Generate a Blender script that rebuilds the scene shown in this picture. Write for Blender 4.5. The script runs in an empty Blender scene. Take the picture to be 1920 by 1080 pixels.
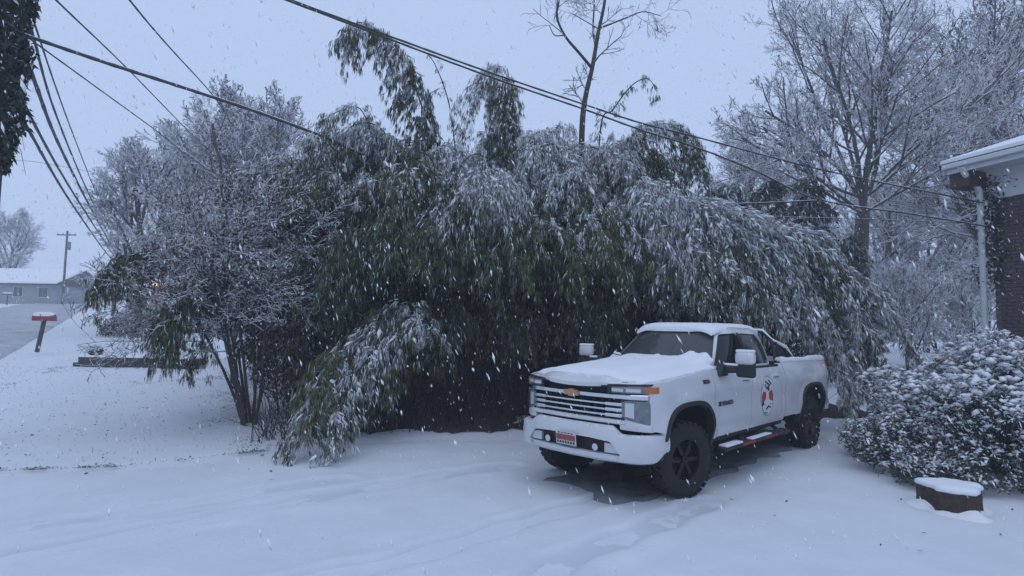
import bpy, bmesh, math, random
import numpy as np
from mathutils import Matrix, Vector

# ---------------------------------------------------------------- camera, sky, sun, exposure
scene = bpy.context.scene
coll = scene.collection
HAZE = 0.0030
F, PITCH, ROLL, CAMZ = 1080.0, 0.0693, 0.017, 1.953
cam_data = bpy.data.cameras.new("camera")
cam_data.sensor_width = 36.0
cam_data.lens = F / 1920.0 * 36.0
cam_data.clip_start = 0.05
cam_data.clip_end = 3000.0
cam = bpy.data.objects.new("camera", cam_data)
coll.objects.link(cam)
cam.matrix_world = (Matrix.Translation((0, 0, CAMZ)) @ Matrix.Rotation(math.pi / 2 + PITCH, 4, 'X')
                    @ Matrix.Rotation(ROLL, 4, 'Z'))
scene.camera = cam

world = bpy.data.worlds.new("World")
scene.world = world
world.use_nodes = True
wn, wl = world.node_tree.nodes, world.node_tree.links
wn.clear()
sky = wn.new("ShaderNodeTexSky")
sky.sky_type = 'NISHITA'
sky.sun_disc = False
sky.sun_elevation = math.radians(68)
sky.sun_rotation = math.radians(200)
sky.dust_density = 4.0
mixs = wn.new("ShaderNodeMix")
mixs.data_type = 'RGBA'
mixs.inputs[0].default_value = 0.90            # a closed cloud deck: nearly even
mixs.inputs[7].default_value = (4.45, 5.65, 8.1, 1)
wl.new(sky.outputs[0], mixs.inputs[6])
bg = wn.new("ShaderNodeBackground")
bg.inputs[1].default_value = 0.1
wl.new(mixs.outputs[2], bg.inputs[0])
wo = wn.new("ShaderNodeOutputWorld")
wl.new(bg.outputs[0], wo.inputs[0])

sun_d = bpy.data.lights.new("sun", 'SUN')
sun_d.energy = 0.3
sun_d.angle = math.radians(60)
sun_d.color = (0.86, 0.92, 1.0)
sun = bpy.data.objects.new("sun", sun_d)
coll.objects.link(sun)
sun.rotation_euler = (math.radians(22), 0, math.radians(-20))

scene.view_settings.view_transform = 'Standard'
scene.view_settings.look = 'None'
scene.view_settings.gamma = 1
scene.view_settings.use_curve_mapping = False
scene.view_settings.exposure = 0.21
cy = scene.cycles
cy.use_denoising = True
cy.max_bounces = 6
cy.diffuse_bounces = 3
cy.glossy_bounces = 3
cy.transmission_bounces = 4
cy.transparent_max_bounces = 6
cy.volume_bounces = 2
cy.caustics_reflective = False
cy.caustics_refractive = False

# ---------------------------------------------------------------- helpers
rng = np.random.default_rng(11)
random.seed(5)
CP, SP, CR, SR = math.cos(PITCH), math.sin(PITCH), math.cos(ROLL), math.sin(ROLL)


def ray(px, py):
    u2, v2 = (px - 960) / F, (540 - py) / F
    u, v = u2 * CR - v2 * SR, u2 * SR + v2 * CR
    return np.array([u, CP - v * SP, SP + v * CP])


def at(px, py, Y):
    """world point seen at a photo pixel, Y metres in front of the camera"""
    d = ray(px, py)
    return np.array([0, 0, CAMZ]) + d * (Y / d[1])


def sstep(a, b, x):
    t = np.clip((np.asarray(x, float) - a) / (b - a), 0, 1)
    return t * t * (3 - 2 * t)


_ph = [(0.9, 0.31, 1.7), (0.43, -0.77, 0.4), (1.7, 1.3, 2.2), (0.21, 0.17, 4.1), (2.9, -2.1, 0.9)]


def wob(x, y):
    s = 0
    for i, (a, b, c) in enumerate(_ph):
        s = s + np.sin(a * x + b * y + c) / (1 + 1.2 * max(a, abs(b)))
    return s


def terrain(x, y):
    x = np.asarray(x, float)
    y = np.asarray(y, float)
    groad = np.interp(y, [8, 10.3, 13, 17, 22, 30, 45, 60, 100, 400], [0, .08, .3, .63, .8, 1.35, 2.4, 3.4, 5.4, 12])
    gyard = np.interp(y, [8, 10.3, 13, 17.18, 17.24, 30, 45, 60, 100, 400], [0, .08, .3, .62, .93, 1.55, 2.5, 3.5, 5.5, 12])
    k = sstep(-14.6, -12.9, x)
    g = groad * (1 - k) + gyard * k
    g = g * (.3 + .7 * sstep(5, -5, x))
    near = .30 * (1 - sstep(.5, 6.5, y))
    rough = .018 * wob(x * 1.3, y * 1.3) * sstep(-2, -7, x) + .01 * wob(x, y)
    return g + near + rough


def ground_hit(px, py):
    lo, hi = 2.0, 90.0
    for Y in np.arange(2.5, 200, .25):
        p = at(px, py, Y)
        if p[2] < terrain(p[0], p[1]):
            return p
    return at(px, py, 100)


def mesh_np(name, V, Fq, smooth=False, attrs=None):
    """quads/tris arrays -> mesh"""
    me = bpy.data.meshes.new(name)
    V = np.asarray(V, np.float32)
    Fq = np.asarray(Fq, np.int32)
    n, k = Fq.shape
    me.vertices.add(len(V))
    me.vertices.foreach_set("co", V.ravel())
    me.loops.add(n * k)
    me.loops.foreach_set("vertex_index", Fq.ravel())
    me.polygons.add(n)
    me.polygons.foreach_set("loop_start", np.arange(0, n * k, k, dtype=np.int32))
    if smooth:
        me.polygons.foreach_set("use_smooth", np.ones(n, bool))
    for nm, vals in (attrs or {}).items():
        a = me.attributes.new(nm, 'FLOAT', 'POINT' if len(vals) == len(V) else 'FACE')
        a.data.foreach_set("value", np.asarray(vals, np.float32))
    me.update(calc_edges=True)
    return me


def obj(name, me, mat=None, parent=None):
    o = bpy.data.objects.new(name, me)
    coll.objects.link(o)
    if mat is not None and me is not None:
        for m in (mat if isinstance(mat, (list, tuple)) else [mat]):
            me.materials.append(m)
    if parent is not None:
        o.parent = parent
    return o


def empty(name, loc=(0, 0, 0), rz=0.0):
    o = bpy.data.objects.new(name, None)
    coll.objects.link(o)
    o.location = loc
    o.rotation_euler = (0, 0, rz)
    o.empty_display_size = .2
    return o


def tag(o, label=None, cat=None, group=None, kind=None):
    if label: o["label"] = label
    if cat: o["category"] = cat
    if group: o["group"] = group
    if kind: o["kind"] = kind
    return o


class MB:
    """collects small shapes into one mesh"""

    def __init__(s):
        s.bm = bmesh.new()

    def box(s, c, size, rot=None, bevel=0.0, seg=2):
        r = bmesh.ops.create_cube(s.bm, size=1.0)
        vs = r['verts']
        bmesh.ops.scale(s.bm, vec=size, verts=vs)
        if bevel > 0:
            es = list({e for v in vs for e in v.link_edges})
            b = bmesh.ops.bevel(s.bm, geom=es, offset=bevel, segments=seg, affect='EDGES', profile=.5)
            vs = list({v for f in b['faces'] for v in f.verts} | {v for v in vs if v.is_valid})
            vs = s._island(vs)
        M = Matrix.Translation(c) @ (rot.to_4x4() if rot is not None else Matrix.Identity(4))
        bmesh.ops.transform(s.bm, matrix=M, verts=vs)
        return vs

    def _island(s, vs):
        seen, st = set(vs), list(vs)
        while st:
            v = st.pop()
            for e in v.link_edges:
                w = e.other_vert(v)
                if w not in seen:
                    seen.add(w)
                    st.append(w)
        return list(seen)

    def tube(s, pts, radii, n=8, cap=True):
        pts = [Vector(p) for p in pts]
        if not hasattr(radii, '__len__'):
            radii = [radii] * len(pts)
        rings = []
        up = Vector((0, 0, 1))
        for i, p in enumerate(pts):
            d = (pts[min(i + 1, len(pts) - 1)] - pts[max(i - 1, 0)]).normalized()
            a = d.cross(up)
            if a.length < .05:
                a = d.cross(Vector((1, 0, 0)))
            a.normalize()
            b = a.cross(d)
            rings.append([s.bm.verts.new(p + (a * math.cos(t) + b * math.sin(t)) * radii[i])
                          for t in [2 * math.pi * k / n for k in range(n)]])
        for r0, r1 in zip(rings, rings[1:]):
            for k in range(n):
                s.bm.faces.new((r0[k], r0[(k + 1) % n], r1[(k + 1) % n], r1[k]))
        if cap:
            s.bm.faces.new(rings[0][::-1])
            s.bm.faces.new(rings[-1])
        return rings

    def prism(s, poly, axis, a, b):
        """2D polygon extruded; axis 'y': poly=(x,z); 'x': poly=(y,z); 'z': poly=(x,y)"""
        def P(u, v, w):
            return {'y': (u, w, v), 'x': (w, u, v), 'z': (u, v, w)}[axis]
        A = [s.bm.verts.new(P(u, v, a)) for u, v in poly]
        B = [s.bm.verts.new(P(u, v, b)) for u, v in poly]
        n = len(poly)
        s.bm.faces.new(A)
        s.bm.faces.new(B[::-1])
        for i in range(n):
            s.bm.faces.new((A[i], A[(i + 1) % n], B[(i + 1) % n], B[i]))

    def lathe(s, prof, n, axis='y'):
        """prof: list of (r, h); revolved round axis y through the origin"""
        rings = []
        for r, h in prof:
            rings.append([s.bm.verts.new((r * math.cos(2 * math.pi * k / n), h, r * math.sin(2 * math.pi * k / n)))
                          for k in range(n)])
        for r0, r1 in zip(rings, rings[1:]):
            for k in range(n):
                s.bm.faces.new((r0[k], r0[(k + 1) % n], r1[(k + 1) % n], r1[k]))
        return rings

    def grid_solid(s, TOP, BOT):
        """two (n,m,3) arrays -> closed solid"""
        n, m = TOP.shape[:2]
        T = [[s.bm.verts.new(TOP[i, j]) for j in range(m)] for i in range(n)]
        B = [[s.bm.verts.new(BOT[i, j]) for j in range(m)] for i in range(n)]
        for i in range(n - 1):
            for j in range(m - 1):
                s.bm.faces.new((T[i][j], T[i + 1][j], T[i + 1][j + 1], T[i][j + 1]))
                s.bm.faces.new((B[i][j], B[i][j + 1], B[i + 1][j + 1], B[i + 1][j]))
        for i in range(n - 1):
            s.bm.faces.new((T[i][0], B[i][0], B[i + 1][0], T[i + 1][0]))
            s.bm.faces.new((T[i][m - 1], T[i + 1][m - 1], B[i + 1][m - 1], B[i][m - 1]))
        for j in range(m - 1):
            s.bm.faces.new((T[0][j], T[0][j + 1], B[0][j + 1], B[0][j]))
            s.bm.faces.new((T[n - 1][j], B[n - 1][j], B[n - 1][j + 1], T[n - 1][j + 1]))

    def mesh(s, name, smooth=None):
        bmesh.ops.recalc_face_normals(s.bm, faces=s.bm.faces[:])
        me = bpy.data.meshes.new(name)
        s.bm.to_mesh(me)
        s.bm.free()
        if smooth is not None:
            me.polygons.foreach_set("use_smooth", np.ones(len(me.polygons), bool))
            me.set_sharp_from_angle(angle=math.radians(smooth))
        return me

    def build(s, name, mat, parent=None, smooth=None):
        return obj(name, s.mesh(name, smooth), mat, parent)


def boolean(ma, mb, op, smooth=35):
    a = bpy.data.objects.new("tmp_a", ma)
    b = bpy.data.objects.new("tmp_b", mb)
    coll.objects.link(a)
    coll.objects.link(b)
    m = a.modifiers.new("b", 'BOOLEAN')
    m.object = b
    m.operation = op
    m.solver = 'EXACT'
    bpy.context.view_layer.update()
    dg = bpy.context.evaluated_depsgraph_get()
    me = bpy.data.meshes.new_from_object(a.evaluated_get(dg))
    bpy.data.objects.remove(a)
    bpy.data.objects.remove(b)
    if smooth is not None:
        me.polygons.foreach_set("use_smooth", np.ones(len(me.polygons), bool))
        me.set_sharp_from_angle(angle=math.radians(smooth))
    return me


def mirror_y(me):
    m2 = me.copy()
    m2.transform(Matrix.Scale(-1, 4, (0, 1, 0)))
    m2.flip_normals()
    return m2


def catmull(P, n):
    """n samples through control points, evenly by index"""
    P = np.asarray(P, float)
    Q = np.vstack([2 * P[0] - P[1], P, 2 * P[-1] - P[-2]])
    t = np.linspace(0, len(P) - 1 - 1e-6, n)
    i = t.astype(int)
    f = (t - i)[:, None]
    p0, p1, p2, p3 = Q[i], Q[i + 1], Q[i + 2], Q[i + 3]
    return .5 * ((2 * p1) + (-p0 + p2) * f + (2 * p0 - 5 * p1 + 4 * p2 - p3) * f ** 2 + (-p0 + 3 * p1 - 3 * p2 + p3) * f ** 3)


def norm(v):
    return v / np.maximum(np.linalg.norm(v, axis=-1, keepdims=True), 1e-9)


def tubes_np(P0, P1, R0, R1, k=3):
    """many separate tapered segments -> V, F (quads)"""
    P0, P1 = np.asarray(P0), np.asarray(P1)
    d = norm(P1 - P0)
    ref = np.where(np.abs(d[:, 2:3]) > .9, np.array([[1., 0, 0]]), np.array([[0, 0, 1.]]))
    a = norm(np.cross(d, ref))
    b = np.cross(a, d)
    ang = np.arange(k) * 2 * math.pi / k + math.pi / 2
    off = a[:, None, :] * np.cos(ang)[None, :, None] + b[:, None, :] * np.sin(ang)[None, :, None]
    V = np.concatenate([P0[:, None] + off * np.asarray(R0)[:, None, None],
                        P1[:, None] + off * np.asarray(R1)[:, None, None]], 1)
    n = len(P0)
    j = np.arange(k)
    f = np.stack([j, (j + 1) % k, (j + 1) % k + k, j + k], 1)
    Fq = (np.arange(n)[:, None, None] * 2 * k + f[None]).reshape(-1, 4)
    return V.reshape(-1, 3), Fq


def octa_np(C, A, B, Cc):
    """many stretched lumps: centre + three half axes -> V, F tris (a 14-vertex rounded lump)"""
    n = len(C)
    dirs = np.array([[1, 0, 0], [-1, 0, 0], [0, 1, 0], [0, -1, 0], [0, 0, 1], [0, 0, -1]] +
                    [[x, y, z] for x in (1, -1) for y in (1, -1) for z in (1, -1)], float)
    dirs[6:] /= math.sqrt(3)
    fs = []
    for q in range(8):
        x, y, z = dirs[6 + q]
        X, Y, Z = (0 if x > 0 else 1), (2 if y > 0 else 3), (4 if z > 0 else 5)
        flip = (x > 0) ^ (y > 0) ^ (z > 0)
        for u, v in ((X, Y), (Y, Z), (Z, X)):
            fs.append((6 + q, u, v) if flip else (6 + q, v, u))
    fs = np.array(fs)
    jit = 1 + .28 * rng.standard_normal((n, 14, 1)).clip(-1.6, 1.6)
    L = dirs[None] * jit
    V = C[:, None] + L[..., 0:1] * A[:, None] + L[..., 1:2] * B[:, None] + L[..., 2:3] * Cc[:, None]
    Fq = (np.arange(n)[:, None, None] * 14 + fs[None]).reshape(-1, 3)
    return V.reshape(-1, 3), Fq


def lump_np(C, A, B, Cc, jit=.22):
    """many small stretched eight-faced lumps"""
    n = len(C)
    J = lambda: 1 + jit * rng.standard_normal((n, 1)).clip(-1.6, 1.6)
    V = np.stack([C + A * J(), C - A * J(), C + B * J(), C - B * J(), C + Cc * J(), C - Cc * J()], 1)
    f = np.array([(0, 2, 4), (2, 1, 4), (1, 3, 4), (3, 0, 4), (2, 0, 5), (1, 2, 5), (3, 1, 5), (0, 3, 5)])
    return V.reshape(-1, 3), (np.arange(n)[:, None, None] * 6 + f[None]).reshape(-1, 3)


def join_np(parts):
    Vs, Fs, o = [], [], 0
    for V, Fq in parts:
        Vs.append(V)
        Fs.append(Fq + o)
        o += len(V)
    return np.concatenate(Vs), np.concatenate(Fs)


# ---------------------------------------------------------------- materials
MATS = {}


def mat(name, color=(.5, .5, .5), rough=.6, metal=0.0, spec=.5, noise=0.0, nscale=8.0, bump=0.0, bscale=40.0,
        color2=None, coat=0.0, emit=None, estr=0.0, snow=None, attr_snow=False, trans=0.0, alpha=None):
    if name in MATS:
        return MATS[name]
    m = bpy.data.materials.new(name)
    MATS[name] = m
    m.use_nodes = True
    N, L = m.node_tree.nodes, m.node_tree.links
    b = N["Principled BSDF"]
    b.inputs["Base Color"].default_value = (*color, 1)
    b.inputs["Roughness"].default_value = rough
    b.inputs["Metallic"].default_value = metal
    b.inputs["Specular IOR Level"].default_value = spec
    b.inputs["Coat Weight"].default_value = coat
    b.inputs["Transmission Weight"].default_value = trans
    if emit:
        b.inputs["Emission Color"].default_value = (*emit, 1)
        b.inputs["Emission Strength"].default_value = estr
    tc = N.new("ShaderNodeTexCoord")
    src = None
    if noise > 0 or color2:
        n = N.new("ShaderNodeTexNoise")
        n.inputs["Scale"].default_value = nscale
        n.inputs["Detail"].default_value = 6
        n.inputs["Roughness"].default_value = .62
        L.new(tc.outputs["Object"], n.inputs["Vector"])
        r = N.new("ShaderNodeMapRange")
        r.inputs[1].default_value = .3
        r.inputs[2].default_value = .7
        L.new(n.outputs[0], r.inputs[0])
        mx = N.new("ShaderNodeMix")
        mx.data_type = 'RGBA'
        c2 = color2 or tuple(max(0, c * (1 - noise)) for c in color)
        mx.inputs[6].default_value = (*color, 1)
        mx.inputs[7].default_value = (*c2, 1)
        L.new(r.outputs[0], mx.inputs[0])
        src = mx.outputs[2]
    if attr_snow:
        # 'tint' varies the leaf itself, 'snow' is the share of the leaf that is covered with snow
        at_ = N.new("ShaderNodeAttribute")
        at_.attribute_name = "tint"
        mt = N.new("ShaderNodeMix")
        mt.data_type = 'RGBA'
        mt.inputs[6].default_value = (*color, 1)
        mt.inputs[7].default_value = (*(color2 or color), 1)
        L.new(at_.outputs["Fac"], mt.inputs[0])
        as_ = N.new("ShaderNodeAttribute")
        as_.attribute_name = "snow"
        ms = N.new("ShaderNodeMix")
        ms.data_type = 'RGBA'
        ms.inputs[7].default_value = (.82, .84, .88, 1)
        L.new(as_.outputs["Fac"], ms.inputs[0])
        L.new(mt.outputs[2], ms.inputs[6])
        src = ms.outputs[2]
    if snow is not None:
        # snow lies on whatever faces the sky
        g = N.new("ShaderNodeNewGeometry")
        sx = N.new("ShaderNodeSeparateXYZ")
        L.new(g.outputs["Normal"], sx.inputs[0])
        nn = N.new("ShaderNodeTexNoise")
        nn.inputs["Scale"].default_value = snow[1]
        nn.inputs["Detail"].default_value = 3
        L.new(tc.outputs["Object"], nn.inputs["Vector"])
        ad = N.new("ShaderNodeMath")
        ad.operation = 'MULTIPLY_ADD'
        ad.inputs[1].default_value = 1.1
        L.new(nn.outputs[0], ad.inputs[0])
        L.new(sx.outputs[2], ad.inputs[2])
        rr = N.new("ShaderNodeMapRange")
        rr.inputs[1].default_value = snow[0]
        rr.inputs[2].default_value = snow[0] + .25
        L.new(ad.outputs[0], rr.inputs[0])
        ms = N.new("ShaderNodeMix")
        ms.data_type = 'RGBA'
        ms.inputs[7].default_value = (.82, .84, .88, 1)
        L.new(rr.outputs[0], ms.inputs[0])
        if src is None:
            ms.inputs[6].default_value = (*color, 1)
        else:
            L.new(src, ms.inputs[6])
        src = ms.outputs[2]
    if src is not None:
        L.new(src, b.inputs["Base Color"])
    if bump > 0:
        n2 = N.new("ShaderNodeTexNoise")
        n2.inputs["Scale"].default_value = bscale
        n2.inputs["Detail"].default_value = 5
        L.new(tc.outputs["Object"], n2.inputs["Vector"])
        bp = N.new("ShaderNodeBump")
        bp.inputs["Strength"].default_value = bump
        bp.inputs["Distance"].default_value = .03
        L.new(n2.outputs[0], bp.inputs["Height"])
        L.new(bp.outputs[0], b.inputs["Normal"])
    return m


def glass_mat(name, tint, sky_sheen):
    """thin tinted pane: fresnel mirror over tinted see-through"""
    m = bpy.data.materials.new(name)
    m.use_nodes = True
    N, L = m.node_tree.nodes, m.node_tree.links
    N.clear()
    o = N.new("ShaderNodeOutputMaterial")
    t = N.new("ShaderNodeBsdfTransparent")
    t.inputs[0].default_value = (*tint, 1)
    g = N.new("ShaderNodeBsdfGlossy")
    g.inputs["Roughness"].default_value = .04
    fr = N.new("ShaderNodeFresnel")
    fr.inputs[0].default_value = 1.5
    mx = N.new("ShaderNodeMixShader")
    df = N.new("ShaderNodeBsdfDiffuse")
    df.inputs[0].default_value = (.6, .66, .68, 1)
    m0 = N.new("ShaderNodeMixShader")            # pale diffuse share: reflected sky put into the pane's colour
    m0.inputs[0].default_value = sky_sheen
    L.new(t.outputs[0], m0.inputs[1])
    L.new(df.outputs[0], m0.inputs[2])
    L.new(fr.outputs[0], mx.inputs[0])
    L.new(m0.outputs[0], mx.inputs[1])
    L.new(g.outputs[0], mx.inputs[2])
    L.new(mx.outputs[0], o.inputs[0])
    return m


M_SNOW = mat("snow", (.72, .755, .81), .85, spec=.25, noise=.06, nscale=2.5, bump=.25, bscale=22)
M_SNOWT = mat("snow_on_things", (.84, .86, .90), .85, spec=.25, bump=.5, bscale=60)
M_PAINT = mat("white_paint", (.66, .67, .69), .28, coat=.5, noise=.14, nscale=2.2, snow=(1.38, 14))
M_BLACK = mat("black_plastic", (.016, .017, .019), .55)
M_FRAME = mat("chassis_black", (.01, .01, .011), .7)
M_RUBBER = mat("tyre_rubber", (.014, .014, .015), .8, noise=.4, nscale=20, snow=(1.6, 22))
M_CHROME = mat("chrome", (.72, .74, .76), .16, metal=1.0)
M_RIM = mat("dark_rim", (.02, .021, .023), .35, metal=.6)
M_GLASS = glass_mat("tinted_glass", (.22, .27, .29), .01)
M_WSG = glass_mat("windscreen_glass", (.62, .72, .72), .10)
M_LENS = mat("lamp_lens", (.20, .23, .25), .12, coat=.6, noise=.4, nscale=14)
M_LENSB = mat("lamp_lens_clear", (.55, .58, .6), .15, coat=.6)
M_AMBER = mat("amber_lens", (.50, .13, .03), .25, coat=.5, emit=(1, .25, .03), estr=.01)
M_RED = mat("red_lens", (.42, .015, .03), .3)
M_GOLD = mat("gold_emblem", (.45, .27, .14), .35, metal=.3)
M_SEAT = mat("seat_cloth", (.03, .03, .033), .9)
M_BARK = mat("bark_snow", (.075, .062, .058), .9, noise=.5, nscale=9, snow=(.88, 6))
M_TWIG = mat("twig_snow", (.085, .07, .072), .9, noise=.4, nscale=3, snow=(.45, 5))
M_TWIGW = mat("twig_snow_haze", (.10, .075, .085), .9, noise=.4, nscale=3, snow=(.12, 4))  # snowy twigs, white share raised further to paint in the distance haze
M_BAMB = mat("bamboo_leaf", (.022, .040, .013), .55, color2=(.145, .14, .042), attr_snow=True, spec=.2)
M_CULM = mat("bamboo_culm", (.04, .048, .022), .7, spec=.15, noise=.4, nscale=3, snow=(1.25, 9))
M_CONI = mat("evergreen_needle", (.012, .026, .018), .7, color2=(.03, .05, .03), attr_snow=True)
M_IVY = mat("ivy_leaf", (.008, .014, .009), .5, color2=(.02, .03, .016), attr_snow=True)
M_SHRUB = mat("shrub_leaf", (.018, .035, .014), .5, color2=(.10, .03, .025), attr_snow=True)
M_DEAD = mat("dead_leaf", (.028, .018, .015), .8, color2=(.07, .04, .025), attr_snow=True, spec=.1)
M_TWIGP = mat("twig_purple", (.070, .036, .045), .9, noise=.4, nscale=3, snow=(.60, 4))
M_CABLE = mat("cable_black", (.05, .05, .055), .7, snow=(1.1, 3))
M_WOODP = mat("weathered_wood", (.10, .085, .075), .9, noise=.5, nscale=6, bump=.4, bscale=25)
# ---------------------------------------------------------------- ground, driveway, road
def axis(stops):
    out = [stops[0][0]]
    for (a, b, s) in stops:
        n = max(1, int(round((b - a) / s)))
        out += list(np.linspace(a, b, n + 1)[1:])
    return np.array(out)


stops_x = [(-260, -120, 20), (-120, -40, 5), (-40, -20, 1), (-20, 12, .18), (12, 30, 1), (30, 120, 6), (120, 260, 20)]
stops_y = [(-60, -10, 10), (-10, 2, 1), (2, 18.5, .18), (18.5, 40, .8), (40, 120, 4), (120, 320, 20)]
gx = axis([(a[0], a[1], a[2]) for a in stops_x])
gy = axis([(a[0], a[1], a[2]) for a in stops_y])
GX, GY = np.meshgrid(gx, gy, indexing='ij')

# the driveway: its edge to the lawn, from the left of the picture to the bamboo
EDGE = np.array([[-30, 4.6], [-9.0, 6.9], [-5.3, 8.0], [-3.7, 8.85], [-2.7, 9.7], [0, 10.3], [3, 11.2], [7.5, 12.4], [12, 13]])


def edge_y(x):
    return np.interp(x, EDGE[:, 0], EDGE[:, 1])


def _flat(px, py):
    d = ray(px, py)
    Y = 6.0
    for _ in range(12):
        q = at(px, py, Y)
        Y = (float(terrain(q[0], Y)) - CAMZ) / d[2] * d[1]
    return at(px, py, Y)[:2]


TRACKS = [np.array([_flat(*q) for q in pts]) for pts in (
    [(560, 1079), (700, 1052), (840, 1015), (990, 968), (1150, 928)],
    [(0, 1040), (190, 1002), (400, 962), (600, 925), (800, 890), (960, 868)],
    [(1000, 1079), (1090, 1030), (1210, 985), (1330, 935)],
    [(0, 985), (200, 960), (420, 925), (640, 893)])]
TRACKS[0] = np.vstack([TRACKS[0][0] + (TRACKS[0][0] - TRACKS[0][1]) * 3, TRACKS[0]])
TRACKS[2] = np.vstack([TRACKS[2][0] + (TRACKS[2][0] - TRACKS[2][1]) * 3, TRACKS[2]])
TRACKS[1] = np.vstack([TRACKS[1][0] + (TRACKS[1][0] - TRACKS[1][1]) * 5, TRACKS[1]])
TRACKS[3] = np.vstack([TRACKS[3][0] + (TRACKS[3][0] - TRACKS[3][1]) * 5, TRACKS[3]])


def track_depth(x, y):
    """snowed-in wheel tracks: how deep, and how much slush shows"""
    d = np.zeros_like(x)
    m = np.zeros_like(x)
    for T, dep in zip(TRACKS, (1.0, .75, .8, .6)):
        C = catmull(T, 60)
        r = np.full(x.shape, 1e9)
        for A, B in zip(C, C[1:]):
            v = B - A
            t = np.clip(((x - A[0]) * v[0] + (y - A[1]) * v[1]) / (v @ v), 0, 1)
            r = np.minimum(r, np.hypot(x - A[0] - t * v[0], y - A[1] - t * v[1]))
        r = r + .03 * np.sin(x * 7 + y * 3)
        d = d + dep * (.040 * sstep(.21, .12, r) - .018 * np.exp(-((r - .26) / .07) ** 2))
        m = np.maximum(m, dep * sstep(.22, .13, r))
    return d, m


def surf(x, y):
    """the snow surface, driveway included"""
    z = terrain(x, y)
    return z


GZ = terrain(GX, GY)
inside = sstep(.25, -.05, GY - edge_y(GX)) * (GX > -28) * (GX < 11.5) * (GY > -3)
GZ = GZ - .06 * inside - 4.0 * sstep(150, 420, np.hypot(GX, GY)) * 0
nx, ny = GX.shape
idx = np.arange(nx * ny).reshape(nx, ny)
FQ = np.stack([idx[:-1, :-1], idx[1:, :-1], idx[1:, 1:], idx[:-1, 1:]], -1).reshape(-1, 4)
ground = obj("ground", mesh_np("ground", np.stack([GX, GY, GZ], -1).reshape(-1, 3), FQ, True), M_SNOW)
tag(ground, kind="structure")

# driveway sheet with faint tracks
dx_ = np.linspace(-16, 11, 330)
dv = np.linspace(0, 1, 150)
DX, DV = np.meshgrid(dx_, dv, indexing='ij')
ragged = .09 * wob(DX * 5.1, DX * 2.3) + .05 * np.sin(DX * 17.1)
DY = .3 + (edge_y(DX) + ragged - .3) * DV
TD, TM = track_depth(DX, DY)
DZ = terrain(DX, DY) - .035 - TD + .007 * wob(DX * 3, DY * 3) + .003 * wob(DX * 11, DY * 13)
DZ = DZ - .05 * sstep(.985, 1, DV)
n0, n1 = DX.shape
idx = np.arange(n0 * n1).reshape(n0, n1)
FQ = np.stack([idx[:-1, :-1], idx[1:, :-1], idx[1:, 1:], idx[:-1, 1:]], -1).reshape(-1, 4)
M_DRIVE = mat("driveway_snow", (.72, .755, .81), .8, spec=.3, noise=.10, nscale=1.3, bump=.2, bscale=18)
drive = obj("driveway", mesh_np("driveway", np.stack([DX, DY, DZ], -1).reshape(-1, 3), FQ, True, dict(slush=TM.ravel())), M_DRIVE)
N, L = M_DRIVE.node_tree.nodes, M_DRIVE.node_tree.links
bs_ = N["Principled BSDF"]
old = bs_.inputs["Base Color"].links[0].from_socket
an = N.new("ShaderNodeAttribute")
an.attribute_name = "slush"
mn = N.new("ShaderNodeMath")
mn.operation = 'MULTIPLY'
mn.inputs[1].default_value = .85
L.new(an.outputs["Fac"], mn.inputs[0])
mm = N.new("ShaderNodeMix")
mm.data_type = 'RGBA'
mm.inputs[7].default_value = (.56, .60, .66, 1)
L.new(mn.outputs[0], mm.inputs[0])
L.new(old, mm.inputs[6])
L.new(mm.outputs[2], bs_.inputs["Base Color"])
tag(drive, kind="structure")

# road climbing away on the left, slush on asphalt
RE = np.array([[-12.6, -4], [-12.9, 6], [-13.5, 12], [-15.0, 17], [-19.0, 23], [-27, 35], [-43.5, 60], [-69, 100], [-132, 200]])
re_c = catmull(RE, 160)
tang = norm(np.gradient(re_c, axis=0))
nrm = np.stack([-tang[:, 1], tang[:, 0]], 1)
W = np.linspace(0, 7.2, 16)
RP = re_c[:, None, :] + nrm[:, None, :] * W[None, :, None]
RZ = terrain(RP[..., 0], RP[..., 1]) + .05 + .05 * np.minimum(np.minimum(W, 7.2 - W), 1.5)[None, :] \
    - .03 * (np.exp(-((W - 1.5) / .3) ** 2) + np.exp(-((W - 3) / .3) ** 2) + np.exp(-((W - 4.5) / .3) ** 2))[None, :]
RZ[:, 0] -= .25
RZ[:, -1] -= .25
RV = np.concatenate([RP, RZ[..., None]], -1).reshape(-1, 3)
idx = np.arange(160 * 16).reshape(160, 16)
FQ = np.stack([idx[:-1, :-1], idx[1:, :-1], idx[1:, 1:], idx[:-1, 1:]], -1).reshape(-1, 4)
M_ROAD = mat("slushy_road", (.50, .52, .56), .6, color2=(.24, .25, .28), nscale=.9, bump=.3, bscale=6)
road = obj("road", mesh_np("road", RV, FQ, True), M_ROAD)
tag(road, kind="structure")

# bare leaf litter under the bamboo, where no snow got through
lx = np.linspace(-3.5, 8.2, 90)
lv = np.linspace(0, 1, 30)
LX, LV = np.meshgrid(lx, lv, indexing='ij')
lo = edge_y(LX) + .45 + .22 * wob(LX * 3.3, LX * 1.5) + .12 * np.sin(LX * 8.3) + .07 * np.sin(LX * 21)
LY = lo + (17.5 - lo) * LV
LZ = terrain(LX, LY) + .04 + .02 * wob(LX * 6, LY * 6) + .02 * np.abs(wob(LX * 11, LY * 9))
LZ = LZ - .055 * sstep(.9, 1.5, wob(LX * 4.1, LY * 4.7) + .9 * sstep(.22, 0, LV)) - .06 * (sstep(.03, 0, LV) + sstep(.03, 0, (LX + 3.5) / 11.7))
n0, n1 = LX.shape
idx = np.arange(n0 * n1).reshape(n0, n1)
FQ = np.stack([idx[:-1, :-1], idx[1:, :-1], idx[1:, 1:], idx[:-1, 1:]], -1).reshape(-1, 4)
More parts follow.
